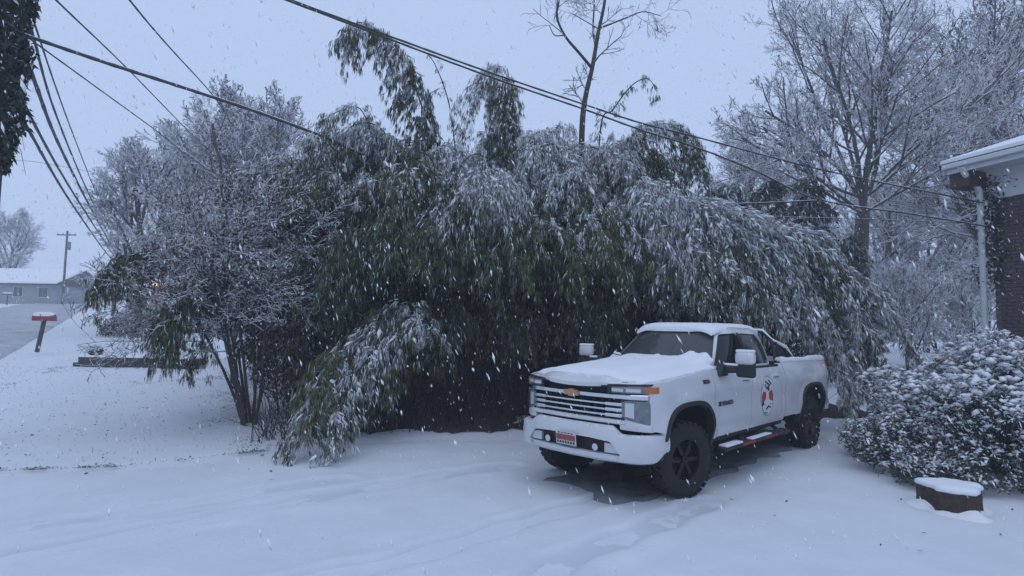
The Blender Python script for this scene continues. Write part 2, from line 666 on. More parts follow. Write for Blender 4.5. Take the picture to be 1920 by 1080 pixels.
M_LITTER = mat("leaf_litter", (.022, .016, .017), .95, color2=(.05, .036, .034), nscale=14, bump=.8, bscale=50)
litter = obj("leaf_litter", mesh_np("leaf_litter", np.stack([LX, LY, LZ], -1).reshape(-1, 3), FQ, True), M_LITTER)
tag(litter, kind="structure")

# wet bare patch under the truck
TX, TY, YAW = 1.457, 7.713, 0.785
cY, sY = math.cos(YAW), math.sin(YAW)


def truck_local(P):
    d = P[..., :2] - np.array([TX, TY])
    return np.stack([d[..., 0] * cY + d[..., 1] * sY, -d[..., 0] * sY + d[..., 1] * cY, P[..., 2]], -1)


bu = np.linspace(-.75, 5.3, 70)
bv = np.linspace(-1, 1, 26)
BU, BV = np.meshgrid(bu, bv, indexing='ij')
bw = .76 + .07 * wob(BU * 4, BU * 1.3) + .05 * np.sin(BU * 9 + np.sign(BV))
BL = BV * bw
BU2 = BU + .12 * np.sin(BL * 5)
BXw = TX + BU2 * cY - BL * sY
BYw = TY + BU2 * sY + BL * cY
BZw = terrain(BXw, BYw) + .004 - .07 * (sstep(.9, 1, np.abs(BV)) + sstep(-.6, -.75, BU) + sstep(5.15, 5.3, BU))
n0, n1 = BU.shape
idx = np.arange(n0 * n1).reshape(n0, n1)
FQ = np.stack([idx[:-1, :-1], idx[1:, :-1], idx[1:, 1:], idx[:-1, 1:]], -1).reshape(-1, 4)
M_WET = mat("wet_asphalt", (.07, .072, .08), .5, color2=(.30, .31, .34), nscale=2.2, bump=.3, bscale=60)
wet = obj("asphalt_patch", mesh_np("asphalt_patch", np.stack([BXw, BYw, BZw], -1).reshape(-1, 3), FQ, True), M_WET)
tag(wet, kind="structure")
# ---------------------------------------------------------------- the pickup truck
# local frame: x runs back from the front axle, y to the passenger side, z up
RAX = 4.32           # rear axle
AZ = .45             # axle height
truck = empty("pickup_truck", (TX, TY, -.035), YAW)
tag(truck, "snow-dusted white crew cab pickup truck parked under the bent bamboo", "pickup truck")


def bw(x, z):
    x = np.asarray(x, float)
    z = np.asarray(z, float)
    w = 1.0 - .16 * np.clip((-.45 - x) / .45, 0, 2) ** 2 - .03 * np.clip((x - 4.9) / .5, 0, 1) ** 2
    w = w - .05 * np.clip((.78 - z) / .25, 0, 1) ** 1.5 - .10 * np.clip((z - 1.2) / .3, 0, 1.2) ** 1.8
    w = w + .014 * np.exp(-((z - 1.16) / .06) ** 2) - .008 * np.exp(-((z - .92) / .12) ** 2) * sstep(.5, .8, x) * sstep(3.5, 3.2, x)
    for ax in (0, RAX):
        r = np.hypot((x - ax) * .95, z - AZ)
        w = w + .04 * np.exp(-((r - .62) / .09) ** 2) * sstep(.35, .5, z)
    return w


def slab(x0, x1, z0, z1, t=.05, sp=.05):
    nx_, nz_ = int((x1 - x0) / sp) + 2, int((z1 - z0) / sp) + 2
    X, Z = np.meshgrid(np.linspace(x0, x1, nx_), np.linspace(z0, z1, nz_), indexing='ij')
    w = bw(X, Z)
    m = MB()
    m.grid_solid(np.stack([X, -w, Z], -1), np.stack([X, -(w - t), Z], -1))
    return m.mesh("slab")


def arch(ax, r, za, n=20, a0=0, a1=180, flat=.12):
    """squared-off wheel arch outline, front to rear, over the axle"""
    out = []
    for i in range(n + 1):
        a = math.radians(a1 + (a0 - a1) * i / n)
        c, s = math.cos(a), math.sin(a)
        k = 1 / (abs(c) ** 3.2 + abs(s) ** 3.2) ** (1 / 3.2)
        out.append((ax + c * k * r, za + s * k * r * 1.04))
    return out


def panel(name, poly, both=True, matl=M_PAINT, t=.05):
    xs, zs = [p[0] for p in poly], [p[1] for p in poly]
    a = slab(min(xs) - .06, max(xs) + .06, min(zs) - .06, max(zs) + .06, t)
    b = MB()
    b.prism(poly, 'y', -1.3, -.5)
    me = boolean(a, b.mesh("cut"), 'INTERSECT')
    out = [obj(name, me, matl, truck)]
    if both:
        me2 = mirror_y(me)
        out.append(obj(name, me2, None, truck))
    return out


def hood_edge(x):
    return 1.315 + .115 * (np.asarray(x) + .8) / 1.5


ar = arch(0, .585, AZ)
fender = panel("front_fender", [(-.775, .80), (-.66, .78), (-.60, .76), (-.585, AZ)] + ar[1:-1] + [(.585, AZ), (.60, .56), (.655, .56), (.655, 1.42), (.1, hood_edge(.1) + 0), (-.775, hood_edge(-.775))])
front_doors = panel("front_door", [(.667, .56), (1.80, .56), (1.80, 1.415), (.667, 1.415)])
rear_doors = panel("rear_door", [(1.812, .56), (2.80, .56), (2.93, .70), (2.93, 1.415), (1.812, 1.415)])
corner = panel("cab_corner", [(2.82, .56), (3.08, .56), (3.08, 1.44), (2.942, 1.44), (2.942, .69)])
ra = arch(RAX, .585, AZ)
bed_sides = panel("bed_side", [(3.105, .60), (RAX - .585, .60)] + ra[1:-1] + [(RAX + .585, .60), (5.22, .66), (5.22, 1.47), (3.105, 1.49)])

# black lips round the wheel arches
for ax in (0, RAX):
    for sd in (-1, 1):
        m = MB()
        pts = arch(ax, .575, AZ, 28)
        rg = []
        for (x, z) in pts:
            w = float(bw(x, z)) + .012
            d = norm(np.array([x - ax, z - AZ]))
            q = [(x - d[0] * .02, sd * (w - .08), z - d[1] * .02), (x - d[0] * .02, sd * w, z - d[1] * .02),
                 (x + d[0] * .035, sd * (w + .004), z + d[1] * .035), (x + d[0] * .035, sd * (w - .05), z + d[1] * .035)]
            rg.append([m.bm.verts.new(p) for p in q])
        for r0, r1 in zip(rg, rg[1:]):
            for k in range(4):
                m.bm.faces.new((r0[k], r0[(k + 1) % 4], r1[(k + 1) % 4], r1[k]))
        m.bm.faces.new(rg[0])
        m.bm.faces.new(rg[-1])
        m.build("wheel_arch_trim", M_BLACK, truck, 40)
        # liner
        m = MB()
        pts = arch(ax, .58, AZ, 20)
        T = np.array([[[x, sd * y, z] for (x, z) in pts] for y in (.50, .72, .93)])
        c = np.array([ax, 0, AZ])
        Bm = T.copy()
        Bm[..., 0] = ax + (T[..., 0] - ax) * 1.02
        Bm[..., 2] = AZ + (T[..., 2] - AZ) * 1.02
        m.grid_solid(T, Bm)
        m.box((ax, sd * .49, .80), (1.14, .02, .62))
        m.build("wheel_well", M_FRAME, truck, 40)

# hood
def hood_z(x, y):
    w = bw(x, 1.3) - .045
    u = np.abs(y) / w
    z = hood_edge(x) + .085 * (1 - u ** 3.0)
    z = z + .028 * sstep(.58, .40, np.abs(y)) - .012 * np.exp(-((np.abs(y) - .62) / .07) ** 2)
    z = z - .10 * np.clip((-.74 - x) / .24, 0, 1.3) ** 2
    return z


hx = np.concatenate([np.linspace(-1.00, -.7, 9), np.linspace(-.62, .80, 22)])
hu = np.linspace(-1, 1, 45)
HX, HU = np.meshgrid(hx, hu, indexing='ij')
HXf = HX + .16 * (np.abs(HU) ** 2.6) * sstep(.2, -.9, HX)
HY = HU * (bw(HXf, 1.3) - .045)
HZ = hood_z(HXf, HY)
m = MB()
m.grid_solid(np.stack([HXf, HY, HZ], -1), np.stack([HXf, HY, HZ - .045], -1))
hood = m.build("hood", M_PAINT, truck, 35)
# snow lying on the hood
def nz(x, y):
    return wob(x * 5.3, y * 5.3) * .5 + wob(x * 13, y * 11) * .3


sx = np.linspace(-.90, .86, 60)
su = np.linspace(-.97, .97, 60)
SX, SU = np.meshgrid(sx, su, indexing='ij')
SXf = SX + .14 * (np.abs(SU) ** 2.6) * sstep(.2, -.9, SX)
SYY = SU * (bw(SXf, 1.3) - .05)
th = .030 * sstep(1.0, .82, np.abs(SU)) * sstep(-.91, -.78, SX) * (1 + .35 * nz(SXf, SYY))
th = th - .05 * np.exp(-(((SXf + .35) / .05) ** 2 + ((SYY - .34) / .16) ** 2)) * .5
m = MB()
hz = hood_z(SXf, SYY)
m.grid_solid(np.stack([SXf, SYY, hz + th - .004], -1), np.stack([SXf, SYY, hz - .02], -1))
m.build("snow_on_hood", M_SNOWT, truck, 60)


# greenhouse: rings of the cab above the belt line
def cab_ring(z, inset=0.0, n=72):
    t = np.clip((z - 1.40) / .55, -.2, 1.3)
    wv = .925 - .225 * t ** 1.25 if t > 0 else .925 - .0 * t
    xf = .70 + .66 * t
    xr = 3.08 - .10 * max(t, 0) ** 2
    if z > 1.95:                                     # roof turns over
        k = (z - 1.95) / .075
        sh = .02 + .26 * (1 - math.sqrt(max(0, 1 - min(1, k) ** 2)))
        wv -= sh
        xf += sh * 1.1
        xr -= sh * 1.1
    wv -= inset
    xf += inset * 1.35
    xr -= inset
    P = []
    e = 5.0
    for i in range(n):
        a = 2 * math.pi * i / n
        c, s = math.cos(a), math.sin(a)
        k = 1 / (abs(c) ** e + abs(s) ** e) ** (1 / e)
        cx, hx_ = (xf + xr) / 2, (xr - xf) / 2
        y = wv * s * k
        x = cx + hx_ * c * k
        if c < 0:
            x += .13 * (y / max(wv, .1)) ** 2 * sstep(cx, xf, x) * 1.0
        P.append((x, y, z))
    return P


def cab_solid(inset, zlo=1.36, top=0.0):
    m = MB()
    zs = [zlo] + list(np.linspace(1.41, 1.95, 8)) + [1.968, 1.988, 2.004, 2.016, 2.0235]
    rings = [[m.bm.verts.new(p) for p in [(x, y, z - (top if z > 1.9 else top * max(0, (z - 1.4) / .5))) for x, y, z in cab_ring(z, inset)]] for z in zs]
    n = len(rings[0])
    for r0, r1 in zip(rings, rings[1:]):
        for k in range(n):
            m.bm.faces.new((r0[k], r0[(k + 1) % n], r1[(k + 1) % n], r1[k]))
    m.bm.faces.new(rings[0][::-1])
    last = rings[-1]
    cx = sum(v.co.x for v in last) / n
    c = m.bm.verts.new((cx, 0, 2.036 - top))
    for k in range(n):
        m.bm.faces.new((last[k], last[(k + 1) % n], c))
    return m.mesh("cab")


shell = boolean(cab_solid(0), cab_solid(.045, 1.30, .04), 'DIFFERENCE')


def rpoly(pts, r, n=4):
    """round the corners of a polygon"""
    out = []
    N_ = len(pts)
    for i in range(N_):
        p, a, b = np.array(pts[i]), np.array(pts[i - 1]), np.array(pts[(i + 1) % N_])
        da, db = norm(a - p), norm(b - p)
        rr = min(r, .45 * np.linalg.norm(a - p), .45 * np.linalg.norm(b - p))
        for k in range(n + 1):
            t = k / n
            q = (1 - t) ** 2 * (p + da * rr) + 2 * t * (1 - t) * p + t * t * (p + db * rr)
            out.append(tuple(q))
    return out


W_FRONT = rpoly([(1.02, 1.45), (1.50, 1.885), (1.92, 1.905), (1.92, 1.45)], .06)
W_REAR = rpoly([(2.00, 1.45), (2.00, 1.905), (2.60, 1.885), (2.80, 1.70), (2.86, 1.45)], .07)
W_SCREEN = rpoly([(-.80, 1.435), (-.60, 1.915), (.60, 1.915), (.80, 1.435)], .08)
W_BACK = rpoly([(-.66, 1.50), (-.55, 1.88), (.55, 1.88), (.66, 1.50)], .08)
cuts = []
for poly in (W_FRONT, W_REAR):
    m = MB()
    m.prism(poly, 'y', -1.2, 1.2)
    shell = boolean(shell, m.mesh("c"), 'DIFFERENCE')
m = MB()
m.prism(W_SCREEN, 'x', .2, 1.62)
shell = boolean(shell, m.mesh("c"), 'DIFFERENCE')
m = MB()
m.prism(W_BACK, 'x', 2.7, 3.4)
shell = boolean(shell, m.mesh("c"), 'DIFFERENCE')
cab = obj("cab", shell, M_PAINT, truck)
panes = boolean(cab_solid(.014, 1.385, .014), cab_solid(.021, 1.33, .021), 'DIFFERENCE')


def pane(name, poly, ax, a, b, matl):
    m = MB()
    m.prism(poly, ax, a, b)
    me = boolean(panes.copy(), m.mesh("c"), 'INTERSECT')
    return obj(name, me, matl, truck)


def grow_poly(poly, d):
    c = np.mean(poly, 0)
    return [tuple(c + (np.array(p) - c) * (1 + d)) for p in poly]


pane("side_window", grow_poly(W_FRONT, .03), 'y', -1.2, -.4, M_GLASS)
pane("side_window", grow_poly(W_REAR, .03), 'y', -1.2, -.4, M_GLASS)
pane("side_window", grow_poly(W_FRONT, .03), 'y', .4, 1.2, M_GLASS)
pane("side_window", grow_poly(W_REAR, .03), 'y', .4, 1.2, M_GLASS)
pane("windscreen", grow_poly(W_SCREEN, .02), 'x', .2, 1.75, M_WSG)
pane("rear_window", grow_poly(W_BACK, .02), 'x', 2.7, 3.4, M_GLASS)
# belt moulding, dark B pillar covers
for sd in (-1, 1):
    m = MB()
    T = np.array([[[x, sd * (float(bw(x, 1.40)) + .004), z] for z in (1.395, 1.425)] for x in np.linspace(.95, 2.92, 20)])
    Bb = T.copy()
    Bb[..., 1] = sd * (np.abs(T[..., 1]) - .08)
    m.grid_solid(T, Bb)
    m.build("belt_moulding", M_BLACK, truck)
    m = MB()
    m.prism([(1.915, 1.44), (2.005, 1.44), (2.005, 1.91), (1.915, 1.91)], 'y', sd * .9, sd * .5)
    me = boolean(boolean(cab_solid(-.003, 1.385), cab_solid(.012, 1.33, .012), 'DIFFERENCE'), m.mesh("c"), 'INTERSECT')
    obj("door_pillar", me, M_BLACK, truck)

# interior
m = MB()
m.box((1.05, 0, 1.30), (.42, 1.60, .24), bevel=.05)
m.box((.95, -.42, 1.43), (.26, .40, .07), bevel=.03)
m.build("dashboard", M_SEAT, truck, 40)
for sx_, n_, in ((1.95, 2), (2.72, 2)):
    for sy in (-.42, .42):
        m = MB()
        m.box((sx_, sy, 1.32), (.16, .52, .72), Matrix.Rotation(.18, 3, 'Y'), .05)
        m.box((sx_ + .10, sy, 1.76), (.10, .27, .17), Matrix.Rotation(.1, 3, 'Y'), .04)
        m.box((sx_ - .25, sy, 1.02), (.52, .54, .16), bevel=.05)
        m.build("seat", M_SEAT, truck, 40)
m = MB()
m.lathe([(.175, -.013), (.19, 0), (.175, .013), (.162, 0), (.175, -.013)], 24)
me = m.mesh("steering_wheel", 60)
me.transform(Matrix.Translation((1.33, -.42, 1.40)) @ Matrix.Rotation(math.radians(62), 4, 'Y') @ Matrix.Rotation(math.radians(90), 4, 'X'))
obj("steering_wheel", me, M_BLACK, truck)
m = MB()
m.box((1.42, 0, 1.86), (.03, .24, .07), bevel=.01)
m.build("interior_mirror", M_BLACK, truck)

# snow on the roof, on the windscreen foot and along the tops
zs_r = []
rx = np.linspace(1.36, 2.98, 34)
rv = np.linspace(-1, 1, 30)
RX, RVv = np.meshgrid(rx, rv, indexing='ij')
RW = .66 - .05 * np.clip((1.55 - RX) / .2, 0, 1) ** 2 - .05 * np.clip((RX - 2.8) / .2, 0, 1) ** 2
RYY = RVv * RW
base_z = 2.03 - .075 * np.abs(RVv) ** 5 - .055 * np.clip((1.62 - RX) / .26, 0, 1) ** 2 - .05 * np.clip((RX - 2.75) / .23, 0, 1) ** 2
thk = (.022 + .008 * nz(RX, RYY)) * sstep(1.02, .86, np.abs(RVv)) * sstep(1.34, 1.46, RX) * sstep(3.0, 2.9, RX)
m = MB()
m.grid_solid(np.stack([RX, RYY, base_z + thk], -1), np.stack([RX, RYY, base_z - .04], -1))
m.build("snow_on_roof", M_SNOWT, truck, 60)

uy = np.linspace(-1, 1, 80)
uv = np.linspace(0, 1, 12)
UY, UV = np.meshgrid(uy, uv, indexing='ij')
yy = UY * .82
edge_h = .13 + .05 * wob(yy * 4.1 + 2, yy * 2) + .05 * wob(yy * 11, yy * 7) + .06 * np.exp(-((yy + .05) / .25) ** 2) - .11 * np.exp(-((yy - .38) / .10) ** 2) + .05 * np.exp(-((yy - .72) / .12) ** 2)
edge_h = np.clip(edge_h, .02, .34)
zz = 1.405 + edge_h * UV
xw = .70 + .66 * (zz - 1.40) / .55 + .13 * UY ** 2
lump = (.075 * (1 - UV ** 2) + .012 * wob(yy * 14, zz * 20)) * sstep(1.0, .93, np.abs(UY)) + .008
m = MB()
m.grid_solid(np.stack([xw - lump * .8, yy, zz + lump * .5], -1), np.stack([xw + .03, yy, zz - .02], -1))
m.build("snow_on_windscreen", M_SNOWT, truck, 60)
for sd, y0 in ((-1, -.12), (1, .42)):
    m = MB()
    m.tube([(.74, y0, 1.47), (.83, y0 + .10, 1.535), (.90, y0 + .34, 1.565)], [.010, .008, .006], 6)
    m.build("wiper", M_BLACK, truck)

# front end
def fx(y):
    y = np.abs(np.asarray(y, float))
    return -.985 + .09 * (y / .9) ** 2 + .13 * np.clip((y - .62) / .32, 0, 1.2) ** 2


def strip(y0, y1, z0, z1, out=0.0, depth=.05, z0b=None, z1b=None, n=None, round_=0.0):
    """bar across the nose between y0 and y1; z0b,z1b at the y1 end"""
    n = n or max(3, int(abs(y1 - y0) / .05) + 2)
    ys = np.linspace(y0, y1, n)
    t = np.linspace(0, 1, n)
    za = z0 + ((z0b if z0b is not None else z0) - z0) * t
    zb = z1 + ((z1b if z1b is not None else z1) - z1) * t
    x = fx(ys) - out
    k = [0, .18, .82, 1]
    T = np.stack([np.stack([x + (round_ if q in (0, 1) else 0), ys, za + (zb - za) * q], -1) for q in k], 1)
    B_ = T.copy()
    B_[..., 0] = (x + depth)[:, None]
    m = MB()
    m.grid_solid(T, B_)
    return m


def add(name, m, matl, sm=40, parent=None):
    return m.build(name, matl, parent or truck, sm)


grille = strip(-.80, .80, .84, 1.325, -.085, .04).build("grille", M_FRAME, truck)
add("grille_bar", strip(-.72, .72, 1.262, 1.285, .0, .05, round_=.006), M_BLACK, parent=grille)
add("crossbar", strip(-.92, .92, 1.135, 1.195, .022, .09, round_=.014), M_CHROME, parent=grille)
for z in (1.075, 1.012, .950):
    add("grille_bar", strip(-.64, .64, z - .012, z + .014, .004, .06, round_=.006), M_CHROME, parent=grille)
    for sd in (-1, 1):
        add("grille_bar_end", strip(sd * .46, sd * .665, z - .017, z + .02, .010, .07, round_=.006), M_CHROME, parent=grille)
for y in np.linspace(-.6, .6, 13):
    m = MB()
    m.box((float(fx(y)) + .05, y, 1.0), (.05, .012, .26))
    m.build("grille_rib", M_BLACK, grille)
add("grille_frame", strip(-.70, .70, .855, .905, .012, .07, round_=.012), M_PAINT)
for sd in (-1, 1):
    add("grille_frame", strip(sd * .645, sd * .69, .90, 1.135, .0, .08), M_BLACK)
    hl = add("headlight", strip(sd * .50, sd * .90, 1.205, 1.275, .006, .09, 1.205, 1.29, round_=.008), M_LENS)
    add("lamp_element", strip(sd * .54, sd * .68, 1.222, 1.258, .009, .02), M_LENSB, parent=hl)
    add("lamp_element", strip(sd * .71, sd * .85, 1.222, 1.262, .009, .02), M_LENSB, parent=hl)
    add("headlight_trim", strip(sd * .48, sd * .93, 1.277, 1.30, .0, .08, 1.295, 1.315), M_BLACK)
    add("headlight_trim", strip(sd * .49, sd * .54, 1.195, 1.29, .010, .08, 1.20, 1.285), M_BLACK)
    ll = add("lower_lamp", strip(sd * .66, sd * .925, .93, 1.125, .004, .09, .86, 1.125, round_=.006), M_LENS)
    add("lamp_element", strip(sd * .70, sd * .79, .95, 1.10, .008, .02, .93, 1.10), M_LENSB, parent=ll)
    # amber marker wrapping the corner
    m = MB()
    xs_ = [float(fx(.88)), float(fx(.92)), -.74, -.69, -.66]
    ys_ = [.88, .925, .945, .957, .965]
    T = np.array([[[x, sd * (y + .012), z] for z in (1.212, 1.245, 1.282)] for x, y in zip(xs_, ys_)])
    Bb = T.copy()
    Bb[..., 1] -= sd * .06
    Bb[..., 0] += .03
    m.grid_solid(T, Bb)
    m.build("turn_signal", M_AMBER, truck, 40)
    # white skirt below the lower lamp
    add("fascia", strip(sd * .64, sd * .94, .80, .93, .0, .12, .78, .86, round_=.01), M_PAINT)
# maker's emblem
E_ = [(-.105, -.014), (-.105, -.030), (-.042, -.030), (-.042, -.043), (.042, -.043), (.042, -.030), (.105, -.030),
      (.118, .030), (.042, .030), (.042, .043), (-.042, .043), (-.042, .030), (-.092, .030)]
m = MB()
m.prism([(y, 1.165 + z) for y, z in E_], 'x', -1.03, -.985)
m.build("emblem", M_GOLD, truck)

# bumper
bp = np.array([(-.50, -1.015), (-.62, -1.012), (-.80, -.965), (-.925, -.87), (-1.00, -.70), (-1.055, -.40), (-1.075, 0)])
bp = np.vstack([bp, (bp[:-1] * [1, -1])[::-1]])
bc = catmull(bp, 81)
ztop = .835 - .085 * sstep(.56, .70, np.abs(bc[:, 1]))
zbot = .435 + .10 * sstep(.90, 1.0, np.abs(bc[:, 1])) * sstep(-.75, -.55, bc[:, 0])
ks = np.array([0, .06, .16, .4, .62, .72, .86, .95, 1])
inn = np.array([.045, .012, 0, -.006, -.006, 0, .0, .012, .05])
tb = norm(np.gradient(bc, axis=0))
nb_ = np.stack([tb[:, 1], -tb[:, 0]], 1)
nb_ = np.where((nb_[:, :1] * (bc[:, :1] - .5) + nb_[:, 1:] * bc[:, 1:]) < 0, -nb_, nb_)
T = np.zeros((81, 9, 3))
for j in range(9):
    T[:, j, :2] = bc - nb_ * inn[j]
    T[:, j, 2] = zbot + (ztop - zbot) * ks[j]
Bb = T.copy()
Bb[..., :2] = (bc - nb_ * .09)[:, None, :]
m = MB()
m.grid_solid(T, Bb)
bump_me = m.mesh("bumper")
m = MB()
m.prism(rpoly([(-.70, .52), (-.58, .665), (-.30, .685), (.30, .685), (.58, .665), (.70, .52)], .04), 'x', -1.4, -.5)
bump_me = boolean(bump_me, m.mesh("c"), 'DIFFERENCE')
bumper = obj("front_bumper", bump_me, M_PAINT, truck)
m = MB()
ys_ = np.linspace(-.78, .78, 21)
T = np.array([[[float(fx(y)) - .005, y, z] for z in (.49, .60, .70)] for y in ys_])
Bb = T.copy()
Bb[..., 0] += .05
m.grid_solid(T, Bb)
m.build("lower_grille", M_FRAME, truck)
m = MB()
T = np.array([[[float(fx(y)) - .085, y, z] for z in (.465, .515)] for y in np.linspace(-.66, .66, 21)])
Bb = T.copy()
Bb[..., 0] += .03
m.grid_solid(T, Bb)
m.build("bumper_strip", M_CHROME, truck)
for sd in (-1, 1):
    m = MB()
    T = np.array([[[float(fx(y)) - .05, sd * y, z] for z in (.535, .64 - .25 * max(0, y - .56))] for y in np.linspace(.48, .66, 6)])
    Bb = T.copy()
    Bb[..., 0] += .06
    m.grid_solid(T, Bb)
    m.build("fog_lamp", M_LENSB, truck)
    m = MB()
    m.tube([(float(fx(.36)) - .06, sd * .36, .575), (float(fx(.36)), sd * .36, .575)], .04, 14)
    m.build("tow_hook", M_CHROME, truck)
# front plate: white with a red band and dark marks too blurred to read
M_PLATE = mat("plate_white", (.62, .58, .58), .4)
M_PRED = mat("plate_red", (.30, .06, .07), .4)
M_INK = mat("dark_ink", (.03, .025, .03), .5)
pl = empty("front_plate")
pl.parent = truck
m = MB()
m.box((-1.115, 0, .635), (.008, .305, .155), Matrix.Rotation(-.12, 3, 'Y'), .003)
m.build("plate", M_PLATE, pl)
m = MB()
m.box((-1.122, 0, .645), (.004, .285, .065), Matrix.Rotation(-.12, 3, 'Y'))
m.build("band", M_PRED, pl)
m = MB()
for i in range(7):
    m.box((-1.119, -.12 + .04 * i, .588), (.004, .022, .026), Matrix.Rotation(-.12, 3, 'Y'))
m.build("marks", M_INK, pl)["kind"] = "stuff"
m = MB()
for i in range(5):
    m.box((-1.127, -.10 + .05 * i, .695), (.004, .03, .012), Matrix.Rotation(-.12, 3, 'Y'))
m.build("marks", M_INK, pl)["kind"] = "stuff"

# tow mirrors
for sd in (-1, 1):
    mr = empty("tow_mirror")
    mr.parent = truck
    mr.location.z = .07
    yb = sd * .98
    m = MB()
    m.prism([(.80, 1.27), (1.00, 1.27), (1.00, 1.43), (.88, 1.46)], 'y', sd * .93, sd * 1.02)
    m.tube([(.92, sd * 1.0, 1.37), (.93, sd * 1.12, 1.385), (.95, sd * 1.20, 1.39)], .035, 8)
    m.tube([(.92, sd * 1.0, 1.33), (.93, sd * 1.12, 1.345), (.95, sd * 1.20, 1.35)], .03, 8)
    m.build("arm", M_BLACK, mr, 40)
    m = MB()
    m.box((.955, sd * 1.28, 1.43), (.11, .235, .33), bevel=.035, seg=3)
    m.build("housing", M_BLACK, mr, 50)
    m = MB()
    m.box((.935, sd * 1.282, 1.515), (.13, .25, .17), bevel=.05, seg=3)
    m.build("cap", M_PAINT, mr, 50)
    m = MB()
    m.box((.94, sd * 1.282, 1.605), (.115, .225, .04), bevel=.018, seg=3)
    m.build("snow", M_SNOWT, mr, 60)
    m = MB()
    m.box((.93, sd * 1.10, 1.425), (.07, .20, .03), bevel=.013, seg=3)
    m.build("snow", M_SNOWT, mr, 60)
    m = MB()
    m.box((1.014, sd * 1.28, 1.45), (.006, .19, .24), bevel=.002)
    m.build("glass", M_CHROME, mr)

# door handles, badges, door decal
def on_side(x0, x1, z0, z1, out, matl, name, parent=None, n=5, sd=-1):
    m = MB()
    T = np.array([[[x, sd * (float(bw(x, z)) + out), z] for z in np.linspace(z0, z1, 3)] for x in np.linspace(x0, x1, n)])
    Bb = T.copy()
    Bb[..., 1] -= sd * (out + .01)
    m.grid_solid(T, Bb)
    return m.build(name, matl, parent or truck, 40)


for sd in (-1, 1):
    for x in (1.52, 2.62):
        h = on_side(x, x + .20, 1.255, 1.285, .035, M_PAINT, "door_handle", sd=sd)
        on_side(x - .01, x + .21, 1.24, 1.252, .004, M_BLACK, "handle_recess", parent=h, sd=sd)
m_badge = on_side(.36, .52, 1.262, 1.312, .004, M_INK, "fender_badge")
on_side(.44, .54, 1.278, 1.30, .008, M_RED, "mark", parent=m_badge)
txt = bpy.data.curves.new("t", 'FONT')
txt.body = "SILVERADO"
txt.size = .085
txt.extrude = .004
to = bpy.data.objects.new("t", txt)
coll.objects.link(to)
bpy.context.view_layer.update()
tme = bpy.data.meshes.new_from_object(to.evaluated_get(bpy.context.evaluated_depsgraph_get()))
bpy.data.objects.remove(to)
tme.transform(Matrix.Translation((.76, -(float(bw(.9, .985)) + .006), .955)) @ Matrix.Rotation(math.radians(90), 4, 'X'))
obj("lettering", tme, M_INK, truck)

dec = empty("door_decal")
dec.parent = truck
DX0, DZ0 = 2.36, .98


def decal(poly, out, matl, name):
    m = MB()
    T, Bb = [], []
    c = np.mean(poly, 0)
    n = len(poly)
    top = [m.bm.verts.new((x, -(float(bw(x, z)) + out), z)) for x, z in poly]
    ct = m.bm.verts.new((c[0], -(float(bw(c[0], c[1])) + out), c[1]))
    bot = [m.bm.verts.new((x, -(float(bw(x, z)) - .02), z)) for x, z in poly]
    for i in range(n):
        m.bm.faces.new((top[i], top[(i + 1) % n], ct))
        m.bm.faces.new((top[i], bot[i], bot[(i + 1) % n], top[(i + 1) % n]))
    return m.build(name, matl, dec)


def ell(cx, cz, a, b, n=26):
    return [(cx + a * math.cos(2 * math.pi * i / n), cz + b * math.sin(2 * math.pi * i / n)) for i in range(n)]


M_DGREY = mat("decal_grey", (.30, .30, .33), .4)
M_DWHITE = mat("decal_white", (.66, .67, .69), .4)
decal(ell(DX0, DZ0, .235, .30), .004, M_DGREY, "ring")
decal(ell(DX0, DZ0, .215, .28), .007, M_DWHITE, "disc")
decal([(DX0 - .20, DZ0 - .10), (DX0 - .06, DZ0 - .05), (DX0 - .05, DZ0 + .06), (DX0 - .17, DZ0 + .07), (DX0 - .205, DZ0)], .010, M_RED, "wing")
decal([(DX0 + .20, DZ0 - .09), (DX0 + .205, DZ0 + .02), (DX0 + .15, DZ0 + .09), (DX0 + .05, DZ0 + .05), (DX0 + .07, DZ0 - .06)], .010, M_RED, "wing")
decal([(DX0 - .20, DZ0 - .14), (DX0 - .12, DZ0 - .12), (DX0 - .14, DZ0 - .06), (DX0 - .20, DZ0 - .08)], .012, M_INK, "mark")
for (ax_, az_, bx_, bz_, w_) in ((-.10, .22, .06, .15, .018), (.02, .23, .10, .17, .014), (-.14, .17, -.02, .10, .016), (.0, .14, .05, .07, .03),
                                  (-.05, -.19, .03, -.155, .022), (.03, -.15, .11, -.18, .022), (-.12, -.235, .0, -.255, .012), (.09, -.13, .15, -.12, .014)):
    d = norm(np.array([bx_ - ax_, bz_ - az_]))
    nn_ = np.array([-d[1], d[0]]) * w_
    a_, b_ = np.array([DX0 + ax_, DZ0 + az_]), np.array([DX0 + bx_, DZ0 + bz_])
    decal([tuple(a_ - nn_ * .5), tuple(b_ - nn_ * .4), tuple(b_ + nn_ * .4), tuple(a_ + nn_ * .5)], .012, M_INK, "mark")

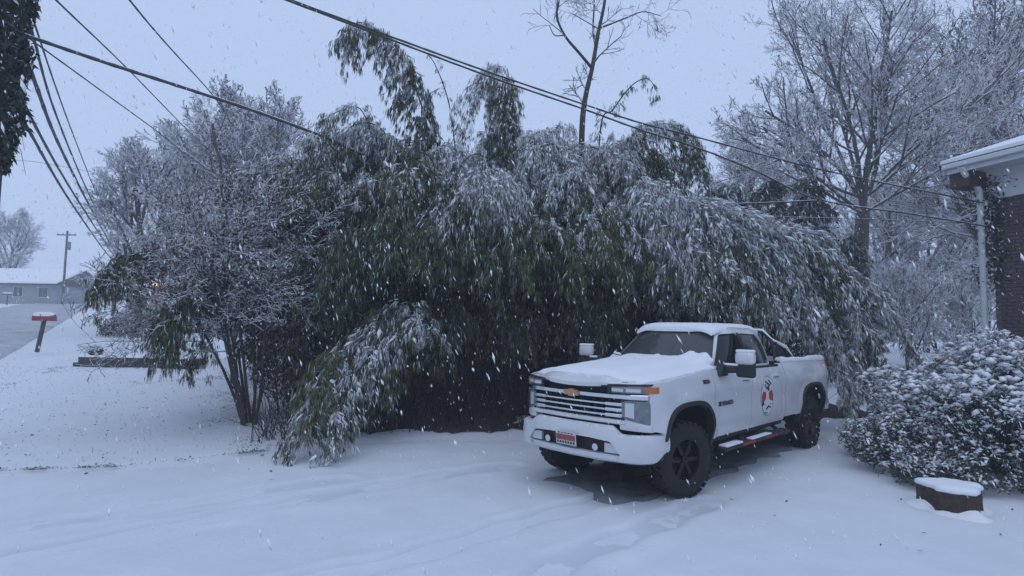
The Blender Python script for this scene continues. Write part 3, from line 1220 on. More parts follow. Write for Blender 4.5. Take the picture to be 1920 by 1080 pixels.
# running boards with red strips
for sd in (-1, 1):
    rb = empty("running_board")
    rb.parent = truck
    m = MB()
    m.box((1.86, sd * 1.02, .415), (2.25, .17, .05), bevel=.018, seg=3)
    m.build("step", M_BLACK, rb, 50)
    for x in (.95, 1.6, 2.25, 2.85):
        m = MB()
        m.tube([(x, sd * .70, .60), (x, sd * .95, .42)], .03, 8)
        m.build("bracket", M_BLACK, rb)
    for x in (1.45, 2.25):
        m = MB()
        m.box((x, sd * 1.108, .42), (.42, .006, .026))
        m.build("red_strip", M_RED, rb)
    m = MB()
    m.box((1.05, sd * 1.03, .447), (.50, .12, .03), bevel=.012, seg=3)
    m.build("snow", M_SNOWT, rb, 60)
    m = MB()
    m.box((1.95, sd * 1.04, .447), (.7, .09, .024), bevel=.010, seg=3)
    m.build("snow", M_SNOWT, rb, 60)
    m = MB()
    m.box((1.83, sd * .90, .57), (2.45, .10, .16), bevel=.03)
    m.build("sill", M_FRAME, truck, 40)

# chassis
m = MB()
for sd in (-1, 1):
    m.box((2.2, sd * .45, .62), (5.8, .09, .18), bevel=.02)
m.box((2.2, 0, .72), (5.6, 1.2, .06))
m.box((-.35, 0, .80), (.8, 1.1, .5), bevel=.05)
m.tube([(0, -.78, AZ), (0, .78, AZ)], .05, 10)
m.tube([(RAX, -.78, AZ), (RAX, .78, AZ)], .06, 10)
m.lathe([(.01, -.14), (.14, -.12), (.18, 0), (.14, .12), (.01, .14)], 14)
m.tube([(.6, .25, .50), (3.3, .30, .50), (4.9, .55, .52)], .05, 8)
m.box((2.9, -.62, .56), (.9, .26, .24), bevel=.05)
m.build("chassis", M_FRAME, truck, 40)

# bed
m = MB()
m.box((4.16, 0, .86), (2.10, 1.84, .05))
m.box((3.12, 0, 1.16), (.05, 1.84, .60))
for sd in (-1, 1):
    m.box((4.16, sd * .86, 1.17), (2.10, .05, .60))
m.build("bed_liner", M_FRAME, truck)
for sd in (-1, 1):
    m = MB()
    T = np.array([[[x, sd * y, 1.478 - .008 * (x - 3.1)] for y in (.82, .90, float(bw(x, 1.47)) - .004)] for x in np.linspace(3.11, 5.21, 16)])
    Bb = T.copy()
    Bb[..., 2] -= .05
    m.grid_solid(T, Bb)
    m.build("bed_rail", M_BLACK, truck)
    X = np.linspace(3.14, 5.20, 50)
    K = np.linspace(-1, 1, 10)
    T = np.array([[[x, sd * (.875 + .06 * k), 1.474 - .008 * (x - 3.1) + (.055 + .012 * float(wob(x * 9, sd)) - .03 * float(sstep(4.4, 4.9, x)) * 0) * (1 - abs(k) ** 3)] for k in K] for x in X])
    Bb = T.copy()
    Bb[..., 2] = T[:, :1, 2] - .02
    m = MB()
    m.grid_solid(T, Bb)
    m.build("snow_on_rail", M_SNOWT, truck, 60)
m = MB()
m.box((5.22, 0, 1.13), (.07, 1.72, .66), bevel=.025)
m.build("tailgate", M_PAINT, truck, 40)
XX, YY_ = np.meshgrid(np.linspace(3.16, 5.16, 20), np.linspace(-.83, .83, 14), indexing='ij')
zt = 1.06 + .05 * wob(XX * 3, YY_ * 3)
m = MB()
m.grid_solid(np.stack([XX, YY_, zt], -1), np.stack([XX, YY_, zt * 0 + .88], -1))
m.build("snow_in_bed", M_SNOWT, truck, 60)
m = MB()
m.box((5.34, 0, .62), (.16, 1.9, .20), bevel=.04)
m.build("rear_bumper", M_CHROME, truck, 40)
for sd in (-1, 1):
    m = MB()
    m.box((5.22, sd * .93, 1.20), (.06, .08, .40), bevel=.02)
    m.build("tail_light", M_RED, truck, 40)
# rack behind the cab
rk = empty("cab_rack")
rk.parent = truck
m = MB()
for sd in (-1, 1):
    m.tube([(3.22, sd * .80, 1.48), (3.22, sd * .74, 1.80), (3.22, sd * .60, 1.93), (3.22, 0, 1.95)], .028, 8)
    m.tube([(3.22, sd * .74, 1.78), (3.58, sd * .82, 1.65), (3.84, sd * .84, 1.50)], .03, 8)
    m.box((3.53, sd * .84, 1.492), (.70, .09, .02))
m.build("rack_frame", M_BLACK, rk, 50)
for sd in (-1, 1):
    m = MB()
    m.prism([(3.24, 1.49), (3.80, 1.50), (3.58, 1.64), (3.24, 1.77)], 'y', sd * .80, sd * .812)
    m.build("gusset", M_BLACK, rk)
m = MB()
for i in range(9):
    y = -.60 + .15 * i
    m.box((3.22, y, 1.70), (.012, .03, .42))
m.build("mesh_panel", M_BLACK, rk)
m = MB()
for sd in (-1, 1):
    m.tube([(3.22, sd * .765, 1.80), (3.215, sd * .61, 1.955), (3.22, 0, 1.978)], [.012, .024, .024], 8)
    m.tube([(3.23, sd * .75, 1.80), (3.58, sd * .825, 1.685), (3.82, sd * .845, 1.54)], [.03, .036, .022], 8)
m.build("snow", M_SNOWT, rk, 60)


# wheels
def wheel(x, sd, steer):
    w = empty("wheel")
    w.parent = truck
    w.location = (x, sd * .845, AZ)
    w.rotation_euler = (random.random() * 0, 0, steer)
    m = MB()
    R, hw = .445, .145
    m.lathe([(.235, -hw * .85), (.27, -hw * .98), (.34, -hw * 1.04), (.405, -hw * .98), (.428, -hw * .86), (.432, -hw * .4), (.432, hw * .4),
             (.428, hw * .86), (.405, hw * .98), (.34, hw * 1.04), (.27, hw * .98), (.235, hw * .85)], 48)
    for k in range(30):
        a = 2 * math.pi * k / 30
        for j, yy_ in enumerate((-.115, -.04, .04, .115)):
            aa = a + (.5 if j % 2 else 0) * 2 * math.pi / 30
            rot = Matrix.Rotation(-aa, 3, 'Y')
            c = rot @ Vector((.436, yy_, 0))
            m.box(c, (.024, .062, .062), rot @ Matrix.Rotation(.25 if j in (1, 2) else 0, 3, 'X'))
    ty = m.build("tyre", M_RUBBER, w, 40)
    m = MB()
    o = -sd
    s_ = sd
    m.lathe([(.24, -s_ * .12), (.24, s_ * .11), (.252, s_ * .125), (.238, s_ * .128), (.225, s_ * .10), (.215, s_ * .03), (.10, s_ * .02), (.01, s_ * .02)], 40)
    for k in range(6):
        a = 2 * math.pi * k / 6
        rot = Matrix.Rotation(-a, 3, 'Y')
        m.box(rot @ Vector((.145, s_ * .075, 0)), (.19, .05, .055), rot, .012)
    m.lathe([(.01, s_ * .115), (.05, s_ * .11), (.062, s_ * .08), (.066, s_ * .02)], 18)
    m.build("rim", M_RIM, w, 40)
    return w


for sd in (-1, 1):
    wheel(0, sd, math.radians(-14))
    wheel(RAX, sd, 0)

# the body rides high on its suspension
for ch in truck.children:
    if not ch.name.startswith("wheel") or ch.name.startswith(("wheel_arch", "wheel_well")):
        ch.location.z += .065
# ---------------------------------------------------------------- plants: builders
def leaf_quads(P, D, Lh, Wd, seed_n=None):
    """rhombic leaves folded a little along the midrib: base P, direction D"""
    n = len(P)
    ref = norm(rng.standard_normal((n, 3)))
    side = norm(np.cross(D, ref))
    up = np.cross(side, D)
    mid = P + D * (Lh * .42)[:, None]
    V = np.stack([P, mid + side * (Wd * .5)[:, None] + up * (Wd * .18)[:, None],
                  P + D * Lh[:, None] - np.array([0, 0, 1]) * (Lh * .12)[:, None],
                  mid - side * (Wd * .5)[:, None] + up * (Wd * .18)[:, None]], 1)
    return V.reshape(-1, 3), np.arange(n * 4).reshape(n, 4)


def in_truck(P, pad=.06):
    l = truck_local(P)
    x, y, z = l[..., 0], np.abs(l[..., 1]), l[..., 2]
    cab_ = (x > .6) & (x < 3.3) & (y < 1.05 + pad) & (z < 2.2)
    low = (x > -1.2) & (x < 5.65) & (y < 1.10 + pad) & (z < 1.66)
    mir = (x > .7) & (x < 1.1) & (y < 1.5) & (z < 1.8)
    return cab_ | low | mir


HOL_X = [-3.8, -3.0, -2.4, -1.7, .4, 2.2, 3.4, 4.6, 5.4, 6.3]
HOL_Z = [.3, 1.3, 2.2, 2.75, 2.9, 2.65, 2.35, 1.9, .8, 0]


def in_hollow(P):
    """the dark space under the canopy that hangs out over its own stems"""
    h = np.interp(P[:, 0], HOL_X, HOL_Z) + .28 * wob(P[:, 0] * 2.1, P[:, 1]) + .22 * np.sin(P[:, 0] * 9)
    return P[:, 2] < h - .9 * rng.random(len(P)) ** 2.5


def foliage(path, t0=.25, node=.20, nb=2, blen=(.5, .9), droop=1.0, clusters=5, per=6, leaf=(.085, .14), wid=(.011, .018),
            snow_top=.75, snow_low=.15, spread=1.0, topz=None, taper=True, cull=True, fwd=.6, tint0=0.0, hollow=False, pads=.10):
    """leaf sprays hanging from the upper part of one culm; returns dict of arrays"""
    path = np.asarray(path, float)
    seg = np.linalg.norm(np.diff(path, axis=0), axis=1)
    s = np.concatenate([[0], np.cumsum(seg)])
    Lt = s[-1]
    sn = np.arange(t0 * Lt, Lt, node)
    sn = np.repeat(sn, nb)
    sn = sn + rng.uniform(-node, node, len(sn)) * .4
    sn = np.clip(sn, 0, Lt - 1e-3)
    p = np.stack([np.interp(sn, s, path[:, k]) for k in range(3)], 1)
    q = np.stack([np.interp(np.minimum(sn + .05, Lt), s, path[:, k]) for k in range(3)], 1)
    q0 = np.stack([np.interp(np.maximum(sn - .05, 0), s, path[:, k]) for k in range(3)], 1)
    tan = norm(q - q0)
    nB = len(p)
    t = sn / Lt
    out = rng.standard_normal((nB, 3)) * [1, 1, .5]
    out = norm(out - tan * (out * tan).sum(1, keepdims=True))
    d0 = norm(out * spread + tan * fwd + np.array([0, 0, .25]))
    bl = rng.uniform(blen[0], blen[1], nB)
    if taper:
        bl = bl * (1.15 - .75 * np.clip((t - t0) / (1 - t0), 0, 1)) * (.55 + .45 * sstep(t0, t0 + .2, t))

    def bpos(i, u):
        return p[i] + d0[i] * (bl[i] * u)[:, None] + np.array([0, 0, -1.]) * (droop * .62 * bl[i] * u ** 2)[:, None]

    def btan(i, u):
        return norm(d0[i] + np.array([0, 0, -1.]) * (droop * 1.24 * u)[:, None])

    # branch stems
    us = np.linspace(0, 1, 3)
    bi = np.arange(nB)
    S0, S1 = [], []
    for a, b in zip(us, us[1:]):
        S0.append(bpos(bi, np.full(nB, a)))
        S1.append(bpos(bi, np.full(nB, b)))
    S0, S1 = np.concatenate(S0), np.concatenate(S1)
    SR0 = np.full(len(S0), .0035)
    # clusters of leaves
    ci = np.repeat(bi, clusters)
    cu = rng.uniform(.18, 1.0, len(ci))
    cpos = bpos(ci, cu) + rng.normal(0, .03, (len(ci), 3))
    cdir = btan(ci, cu)
    # snow on a cluster: more near the top side of the plume
    if topz is None:
        g = .35 + .65 * (cpos[:, 2] - cpos[:, 2].min()) / max(.3, np.ptp(cpos[:, 2]))
    else:
        g = topz(cpos)
    hor = .35 + .65 * (1 - np.abs(tan[:, 2]))
    ps = snow_low + (snow_top - snow_low) * np.clip(hor[ci] * (1.3 - .75 * cu) * g * 1.35 * (1 + .45 * wob(cpos[:, 0] * 2.7, cpos[:, 2] * 2.3 + cpos[:, 1])), 0, 1)
    csn = ((.62 * rng.random(nB)[ci] + .38 * rng.random(len(ci))) < ps * .98).astype(float)
    ctint = np.clip(rng.beta(1.2, 3, len(ci)) + tint0, 0, 1)
    if cull:
        k = ~in_truck(cpos) & ~(hollow & in_hollow(cpos))
        cpos, cdir, csn, ctint = cpos[k], cdir[k], csn[k], ctint[k]
        k2 = ~(in_truck(S0) | in_truck(S1))
        S0, S1, SR0 = S0[k2], S1[k2], SR0[k2]
    nC = len(cpos)
    li = np.repeat(np.arange(nC), per)
    D = norm(cdir[li] * .7 + rng.standard_normal((len(li), 3)) * .33 + np.array([0, 0, -.75]) * droop)
    P = cpos[li] + rng.normal(0, .02, (len(li), 3))
    L_ = rng.uniform(leaf[0], leaf[1], len(li))
    W_ = rng.uniform(wid[0], wid[1], len(li))
    V, Fq = leaf_quads(P, D, L_, W_)
    sn_leaf = np.where(csn[li] > .5, np.where(rng.random(len(li)) < .86, rng.beta(1.9, 1.3, len(li)) * .9 + .1, rng.uniform(0, .2, len(li))),
                       np.where(rng.random(len(li)) < .08, .6, rng.uniform(0, .06, len(li))))
    ti = np.clip(ctint[li] + rng.normal(0, .12, len(li)), 0, 1)
    # lumps of snow sitting on the snowy clusters
    sc = np.where(csn > .5)[0]
    sc = sc[rng.random(len(sc)) < .5]
    C = cpos[sc] + np.array([0, 0, .012]) + rng.normal(0, .012, (len(sc), 3))
    A = cdir[sc] * rng.uniform(.025, .075, (len(sc), 1))
    Bx = norm(np.cross(cdir[sc], np.array([[0, 0, 1.]]) + rng.normal(0, .1, (len(sc), 3)))) * rng.uniform(.008, .02, (len(sc), 1))
    Cx = norm(np.cross(Bx, A)) * rng.uniform(.007, .014, (len(sc), 1))
    # broader pads where the snow has packed together on the upper sides
    pd = np.where((csn > .5) & (rng.random(len(csn)) < pads))[0]
    if len(pd):
        hd = cdir[pd] * [1, 1, .55] + rng.normal(0, .2, (len(pd), 3))
        hd = norm(hd)
        sd_ = norm(np.cross(hd, np.array([[0, 0, 1.]]) + rng.normal(0, .1, (len(pd), 3))))
        C = np.concatenate([C, cpos[pd] + [0, 0, .02]])
        A = np.concatenate([A, hd * rng.uniform(.07, .16, (len(pd), 1))])
        Bx = np.concatenate([Bx, sd_ * rng.uniform(.025, .055, (len(pd), 1))])
        Cx = np.concatenate([Cx, norm(np.cross(sd_, hd)) * rng.uniform(.012, .025, (len(pd), 1))])
    return dict(leaf=(V, Fq), snow=sn_leaf, tint=ti, stems=(S0, S1, SR0), lumps=(C, A, Bx, Cx), path=path)


def culm_mesh(path, r0=.022, r1=.006, k=6):
    """one continuous jointed stem"""
    path = np.asarray(path, float)
    n = len(path)
    d = norm(np.gradient(path, axis=0))
    ref = np.array([1., .3, 0])
    a = norm(np.cross(d, ref))
    b = np.cross(a, d)
    r = np.linspace(r0, r1, n)
    r = r * (1 + .18 * (np.arange(n) % 3 == 0))
    ang = np.arange(k) * 2 * math.pi / k
    V = path[:, None] + (a[:, None] * np.cos(ang)[None, :, None] + b[:, None] * np.sin(ang)[None, :, None]) * r[:, None, None]
    i = np.arange(n - 1)[:, None]
    j = np.arange(k)[None]
    Fq = np.stack([i * k + j, i * k + (j + 1) % k, (i + 1) * k + (j + 1) % k, (i + 1) * k + j], -1).reshape(-1, 4)
    return V.reshape(-1, 3), Fq


def bamboo(ctrl, label, name="bamboo_plant", group="bamboo bent by the snow", r0=.022, n=44, **kw):
    path = catmull(np.array(ctrl), n)
    f = foliage(path, **kw)
    root = empty(name, tuple(path[0]))
    tag(root, label, "bamboo", group)
    inv = -np.asarray(path[0])

    def put(nm, V, Fq, mt, sm=False, attrs=None):
        return obj(nm, mesh_np(nm, V + inv, Fq, sm, attrs), mt, root)

    put("culm", *culm_mesh(path, r0), M_CULM, True)
    S0, S1, R = f['stems']
    put("branches", *tubes_np(S0, S1, R, R * .7, 3), M_CULM)["kind"] = "stuff"
    put("foliage", *f['leaf'], M_BAMB, attrs=dict(snow=f['snow'], tint=f['tint']))["kind"] = "stuff"
    if len(f['lumps'][0]):
        put("snow", *lump_np(*f['lumps']), M_SNOWT)["kind"] = "stuff"
    return root


def grow(base, d0, L0, r0, levels, seed, kids, ang, ratio, wander, trop, nseg=(6, 5, 4, 3, 2, 1), first=.35, minr=.004, rpow=.62, flat=None):
    """branching skeleton -> arrays of segments with level"""
    rs = random.Random(seed)
    out = []
    st = [(np.array(base, float), norm(np.array(d0, float)), L0, r0, 0)]
    while st:
        p, d, L, r, lev = st.pop()
        ns = nseg[min(lev, len(nseg) - 1)]
        pts = [(p, d, r)]
        for i in range(ns):
            w = wander[min(lev, len(wander) - 1)]
            d = norm(d + np.array([rs.gauss(0, w), rs.gauss(0, w), rs.gauss(0, w)]) + np.array([0, 0, trop[min(lev, len(trop) - 1)]]))
            q = p + d * (L / ns)
            rn = max(minr * .8, r * (1 - .55 / ns))
            out.append((*p, *q, r, rn, lev))
            p, r = q, rn
            pts.append((p, d, r))
        if lev + 1 < levels:
            nk = kids[lev]
            nk = max(1, int(round(nk * rs.uniform(.75, 1.25))))
            f0 = first if lev == 0 else .18
            for c in range(nk):
                t = f0 + (1 - f0) * (c + rs.random()) / nk
                k = min(ns - 1, int(t * ns))
                fr = t * ns - k
                pa, da, ra_ = pts[k]
                pb, _, rb = pts[k + 1]
                pp = pa + (pb - pa) * fr
                a = math.radians(ang[min(lev, len(ang) - 1)] * rs.uniform(.65, 1.3))
                rv = np.array([rs.gauss(0, 1), rs.gauss(0, 1), rs.gauss(0, 1)])
                perp = norm(rv - da * rv.dot(da))
                dd = norm(da * math.cos(a) + perp * math.sin(a))
                Lc = L * ratio[min(lev, len(ratio) - 1)] * rs.uniform(.7, 1.2) * (1.15 - .55 * t)
                st.append((pp, dd, Lc, max(minr, ra_ * rpow), lev + 1))
    return np.array(out)


def tree_parts(root, S, mats=(None, None), inv=None, split=2, names=("trunk", "crown"), kf=3):
    """trunk and limbs / twigs as two parts; split = first twig level"""
    inv = -np.array(root.location)
    a = S[S[:, 8] < split]
    b = S[S[:, 8] >= split]
    V, Fq = tubes_np(a[:, :3], a[:, 3:6], a[:, 6], a[:, 7], 7)
    obj(names[0], mesh_np(names[0], V + inv, Fq, True), mats[0] or M_BARK, root)
    V, Fq = tubes_np(b[:, :3], b[:, 3:6], b[:, 6], b[:, 7], kf)
    o = obj(names[1], mesh_np(names[1], V + inv, Fq, False), mats[1] or M_TWIG, root)
    o["kind"] = "stuff"
    return o


def bare_tree(name, label, base, h, r, seed, lean=(0, 0), levels=5, kids=(9, 7, 6, 5), ang=(42, 40, 38, 40), ratio=(.62, .55, .5, .5),
              trop=(.02, .10, .08, .05), wander=(.05, .12, .16, .2, .25), first=.3, minr=.007, twig=None, cat="tree", group=None, split=2):
    base = np.array([base[0], base[1], float(terrain(base[0], base[1])) - .05])
    root = empty(name, tuple(base))
    tag(root, label, cat, group)
    S = grow(base, (lean[0], lean[1], 1), h, r, levels, seed, kids, ang, ratio, wander, trop, first=first, minr=minr)
    tree_parts(root, S, (M_BARK, twig or M_TWIG), split=split)
    return root


def bare_copy(src, name, label, base, sc, rz, cat="tree", group=None):
    """another tree of the same kind, turned and scaled, sharing mesh data"""
    r = src.copy()
    r.name = name
    coll.objects.link(r)
    r.location = (base[0], base[1], float(terrain(base[0], base[1])) - .05)
    r.rotation_euler = (0, 0, rz)
    r.scale = (sc, sc, sc)
    if "group" in r:
        del r["group"]
    tag(r, label, cat, group)
    for ch in list(src.children):
        c = ch.copy()
        coll.objects.link(c)
        c.parent = r
    return r


# ---------------------------------------------------------------- the bamboo thicket
HT_X = [-6.4, -5.2, -4.4, -3.2, -1.3, .5, 2.3, 3.3, 4.3, 5.8, 7.0, 7.9, 9]
HT_Z = [2.6, 4.3, 5.7, 6.5, 6.1, 6.3, 6.35, 5.5, 5.0, 4.3, 3.2, 1.8, 1.0]


def canopy(x):
    return np.interp(x, HT_X, HT_Z)


def top_of(C):
    rel = C[:, 2] / canopy(C[:, 0])
    return sstep(.40, .76, rel + .13 * np.maximum(0, C[:, 0] - 2.0))


th_root = empty("bamboo_thicket", (1.0, 13.5, float(terrain(1, 13.5))))
tag(th_root, "dense green bamboo thicket bowed under snow behind the pickup", "bamboo thicket", kind="stuff")
acc_leaf, acc_sn, acc_ti, acc_st, acc_l, acc_c = [], [], [], [], [], []

# crown domes of the thicket: (apex pixel x, y, depth, culms, lean to the right, tint, snow)
DOMES = [(690, 240, 12.3, 13, -.3, -.05, .75), (632, 335, 11.5, 9, -.6, .0, .8), (765, 305, 11.2, 11, -.1, .30, .35), (850, 285, 12.0, 11, 0, -.05, 1.0),
         (925, 325, 11.1, 11, 0, .05, 1.0), (1000, 268, 12.2, 12, 0, 0, 1.15), (1075, 320, 11.2, 11, .1, .05, 1.0), (1150, 280, 12.2, 11, .2, .1, 1.15),
         (1205, 360, 11.4, 11, .4, .05, 1.0), (1000, 395, 10.7, 8, -.1, .15, .7), (860, 405, 10.7, 9, -.2, .2, .65), (1110, 420, 10.8, 8, .2, .15, .6),
         (1285, 385, 12.0, 12, 1.0, .1, 1.2), (1365, 415, 11.9, 12, 1.5, .1, 1.25), (1440, 450, 12.1, 11, 1.6, .1, 1.25), (1290, 470, 11.3, 9, .6, .15, .9),
         (600, 320, 12.8, 9, -.4, -.1, .9), (715, 420, 10.8, 8, -.4, -.05, .35), (1060, 262, 13.2, 8, 0, 0, 1.2), (780, 262, 13.2, 8, 0, 0, 1.1), (930, 262, 13.4, 8, 0, 0, 1.2),
         (1215, 300, 13.2, 8, .3, 0, 1.2), (540, 300, 13.6, 9, -.4, -.1, 1.0), (655, 450, 11.2, 8, -.5, -.1, .3)]
LOWD = [(735, 590, 10.7, 5, -.8, .15, .10), (690, 640, 10.2, 5, -.8, .25, .15), (840, 560, 11.6, 6, -.1, .0, .05), (655, 560, 11.6, 8, -.3, .0, .15), (1120, 560, 12.0, 6, .1, .05, .05), (960, 560, 12.2, 6, 0, .0, .05)]
for (px, py, Y, nc, right, ti0, sn0) in DOMES + LOWD:
    A0 = at(px, py, Y)
    for c in range(max(6, int(nc * .85))):
        A = A0 + rng.normal(0, 1, 3) * [.28, .25, .13] - np.array([0, 0, abs(rng.normal(0, .18))])
        ph = rng.uniform(-165, -15) if rng.random() < .8 else rng.uniform(0, 180)
        ph = math.radians(ph)
        dl = np.array([math.cos(ph) + right, math.sin(ph) * (1 if right < .9 else .45)])
        reach = rng.uniform(.45, 1.15) * (1 + .35 * abs(right))
        dn = np.linalg.norm(dl)
        dl = dl / dn
        drop = rng.uniform(.5, 1.5) + (rng.uniform(.4, 1.6) if right > .9 else 0)
        reach *= (1 + .6 * (right > .9))
        bx = A[0] - dl[0] * .5 + rng.normal(0, .3)
        by = max(A[1] + 1.0 + rng.random() * 1.2, edge_y(bx) + 1.2)
        zb = float(terrain(bx, by))
        pts = [(bx, by, zb), (bx + (A[0] - bx) * .15, by + (A[1] - by) * .15, zb + A[2] * .55), (bx + (A[0] - bx) * .6, by + (A[1] - by) * .6, A[2] * .9), tuple(A)]
        for q, zq in ((.4, .12), (.75, .45), (1.0, 1.0)):
            pts.append((A[0] + dl[0] * reach * q, A[1] + dl[1] * reach * q, max(.25, A[2] - drop * zq)))
        path = catmull(pts, 34)
        f = foliage(path, t0=.50, node=.15, nb=3, blen=(.4, .85), droop=rng.uniform(1.2, 2.0) if right < .9 else rng.uniform(.7, 1.1), clusters=6, per=5, leaf=(.09, .16), wid=(.013, .021),
                    topz=top_of, snow_top=sn0, snow_low=.04 + .22 * (right > .9), tint0=ti0 + rng.normal(0, .06), hollow=py < 540, spread=.8 if right < .9 else .5, fwd=.6 if right < .9 else 1.4, pads=.12 if right < .9 else .25)
        acc_leaf.append(f['leaf'])
        acc_sn.append(f['snow'])
        acc_ti.append(f['tint'])
        acc_st.append(f['stems'])
        acc_l.append(f['lumps'])
        acc_c.append(culm_mesh(path, .018, .005, 5))
off = -np.array(th_root.location)


def acc_obj(nm, V, Fq, mt, attrs=None, sm=False, parent=th_root):
    o = obj(nm, mesh_np(nm, V + off, Fq, sm, attrs), mt, parent)
    o["kind"] = "stuff"
    return o


acc_obj("foliage", *join_np(acc_leaf), M_BAMB, dict(snow=np.concatenate(acc_sn), tint=np.concatenate(acc_ti)))
acc_obj("culms", *join_np(acc_c), M_CULM, sm=True)
S0 = np.concatenate([a[0] for a in acc_st])
S1 = np.concatenate([a[1] for a in acc_st])
S0, S1 = S0[::2], S1[::2]
acc_obj("branches", *tubes_np(S0, S1, np.full(len(S0), .0035), np.full(len(S0), .0025), 3), M_CULM)
acc_obj("snow", *lump_np(*[np.concatenate([a[k] for a in acc_l]) for k in range(4)]), M_SNOWT)
# undergrowth: dark stems and old leaves in the shade
nU = 52000
ux = rng.uniform(-4.4, 7.4, nU)
uy = edge_y(ux) + 2.3 + rng.random(nU) ** .8 * 4.4
uz = terrain(ux, uy) + rng.random(nU) * 4.4 * np.clip(canopy(ux) / 6, .35, 1)
P = np.stack([ux, uy, uz], 1)
k = ~in_truck(P)
P = P[k]
D = norm(rng.standard_normal((len(P), 3)) + np.array([0, 0, -.5]))
bk = 1 + 1.2 * sstep(1.5, 4.5, P[:, 1] - edge_y(P[:, 0]) - 1.0)
V, Fq = leaf_quads(P, D, rng.uniform(.10, .22, len(P)) * bk, rng.uniform(.04, .07, len(P)) * bk)
acc_obj("undergrowth", V, Fq, M_DEAD, dict(snow=rng.random(len(P)) ** 12 * .3, tint=rng.random(len(P))))
nT = 2600
tx0 = rng.uniform(-4.2, 7.0, nT)
ty0 = edge_y(tx0) + .5 + rng.random(nT) * 3.5
P0 = np.stack([tx0, ty0, terrain(tx0, ty0)], 1)
P1 = P0 + np.stack([rng.normal(0, .35, nT), rng.normal(-.1, .3, nT), rng.uniform(.25, 1.5, nT)], 1)
k = ~(in_truck(P0) | in_truck(P1))
acc_obj("brushwood", *tubes_np(P0[k], P1[k], np.full(k.sum(), .007), np.full(k.sum(), .003), 3), mat("brush_stem", (.055, .035, .038), .9, spec=.1, snow=(1.55, 9)))


def hero(pts, base=None):
    """control points from photo pixels + depth, with the hidden foot in the thicket"""
    out = [at(*p) for p in pts]
    if base is not None:
        zb = float(terrain(*base))
        b = np.array([base[0], base[1], zb])
        m_ = b * .55 + out[0] * .45
        m_[0] += (b[0] - out[0][0]) * .15
        out = [b, m_] + out
    return out


bamboo(hero([(806, 270, 12.4), (786, 185, 12.3), (755, 115, 12.1), (712, 62, 11.9), (672, 42, 11.8), (650, 70, 11.7)], (-1.3, 13.2)),
       "tallest bamboo, its plume arching left high above the thicket", t0=.56, node=.13, blen=(.7, 1.2), droop=2.2, nb=5, clusters=7, per=8, spread=.7, snow_top=.9, snow_low=.15, leaf=(.12, .19), wid=(.018, .028))
bamboo(hero([(850, 250, 12.8), (838, 180, 12.7), (815, 120, 12.6), (795, 95, 12.5)], (-.7, 13.8)),
       "thin sparse bamboo tip just right of the tallest plume", t0=.62, nb=1, blen=(.4, .8), droop=1.3, clusters=3, per=5, snow_top=.4)
bamboo(hero([(945, 270, 12.2), (948, 180, 12.1), (938, 138, 12.0), (925, 132, 11.85), (915, 160, 11.75)], (.1, 13.3)),
       "narrow bamboo plume hanging straight down under the cable, left of the bare trunk", t0=.70, node=.13, blen=(.6, 1.15), droop=2.3, nb=7, clusters=8, per=8, spread=.5, taper=False, snow_top=.9, snow_low=.12)
bamboo(hero([(1125, 250, 12.6), (1150, 205, 12.5), (1185, 160, 12.4), (1215, 148, 12.3), (1232, 172, 12.2)], (1.9, 13.6)),
       "thin bamboo tip with few leaves right of the bare trunk", t0=.66, nb=2, blen=(.3, .6), droop=1.4, clusters=4, per=5, snow_top=.7)
bamboo(hero([(1150, 330, 12.2), (1178, 262, 12.1), (1222, 235, 12.0), (1268, 236, 11.9), (1296, 268, 11.8), (1302, 305, 11.7)], (2.2, 13.0)),
       "bamboo plume bowed right with tassels dangling beside the service cables", t0=.56, node=.12, blen=(.6, 1.1), droop=2.2, nb=6, clusters=7, per=7, spread=.55, snow_top=1.0, snow_low=.2)
bamboo(hero([(760, 420, 12.0), (742, 290, 11.9), (705, 235, 11.7), (655, 240, 11.5), (612, 300, 11.3), (588, 390, 11.2)], (-2.2, 12.6)),
       "domed bamboo clump arching left at the thicket's upper left", t0=.35, node=.14, blen=(.7, 1.2), droop=2.0, nb=3, clusters=6, per=7, snow_top=1.05, snow_low=.1)
bamboo(hero([(800, 420, 11.6), (815, 320, 11.4), (790, 285, 11.1), (755, 320, 10.8), (740, 420, 10.6)], (-1.2, 12.3)),
       "olive bamboo arch curling down in front of the domed clump", t0=.4, node=.14, blen=(.6, 1.1), droop=2.1, nb=2, clusters=6, per=6, snow_top=.35, snow_low=.04)
bamboo(hero([(930, 420, 11.8), (925, 330, 11.5), (900, 290, 11.2), (865, 310, 10.9), (850, 400, 10.7)], (-.3, 12.5)),
       "snowy bamboo arch below the narrow hanging plume", t0=.4, node=.14, blen=(.6, 1.1), droop=2.1, nb=2, clusters=6, per=6, snow_top=1.1, snow_low=.2)
bamboo(hero([(1060, 420, 11.8), (1065, 320, 11.5), (1035, 270, 11.2), (1000, 300, 11.0), (985, 400, 10.8)], (.8, 12.6)),
       "white-topped bamboo arch at the middle of the thicket's crest", t0=.4, node=.14, blen=(.6, 1.1), droop=2.0, nb=2, clusters=6, per=6, snow_top=1.1, snow_low=.15)
bamboo(hero([(1120, 430, 11.9), (1145, 320, 11.7), (1180, 300, 11.5), (1215, 350, 11.3), (1235, 450, 11.2)], (1.6, 12.8)),
       "bamboo arch falling right just below the dangling tassels", t0=.4, node=.14, blen=(.6, 1.1), droop=2.0, nb=2, clusters=6, per=6, snow_top=1.1, snow_low=.2)
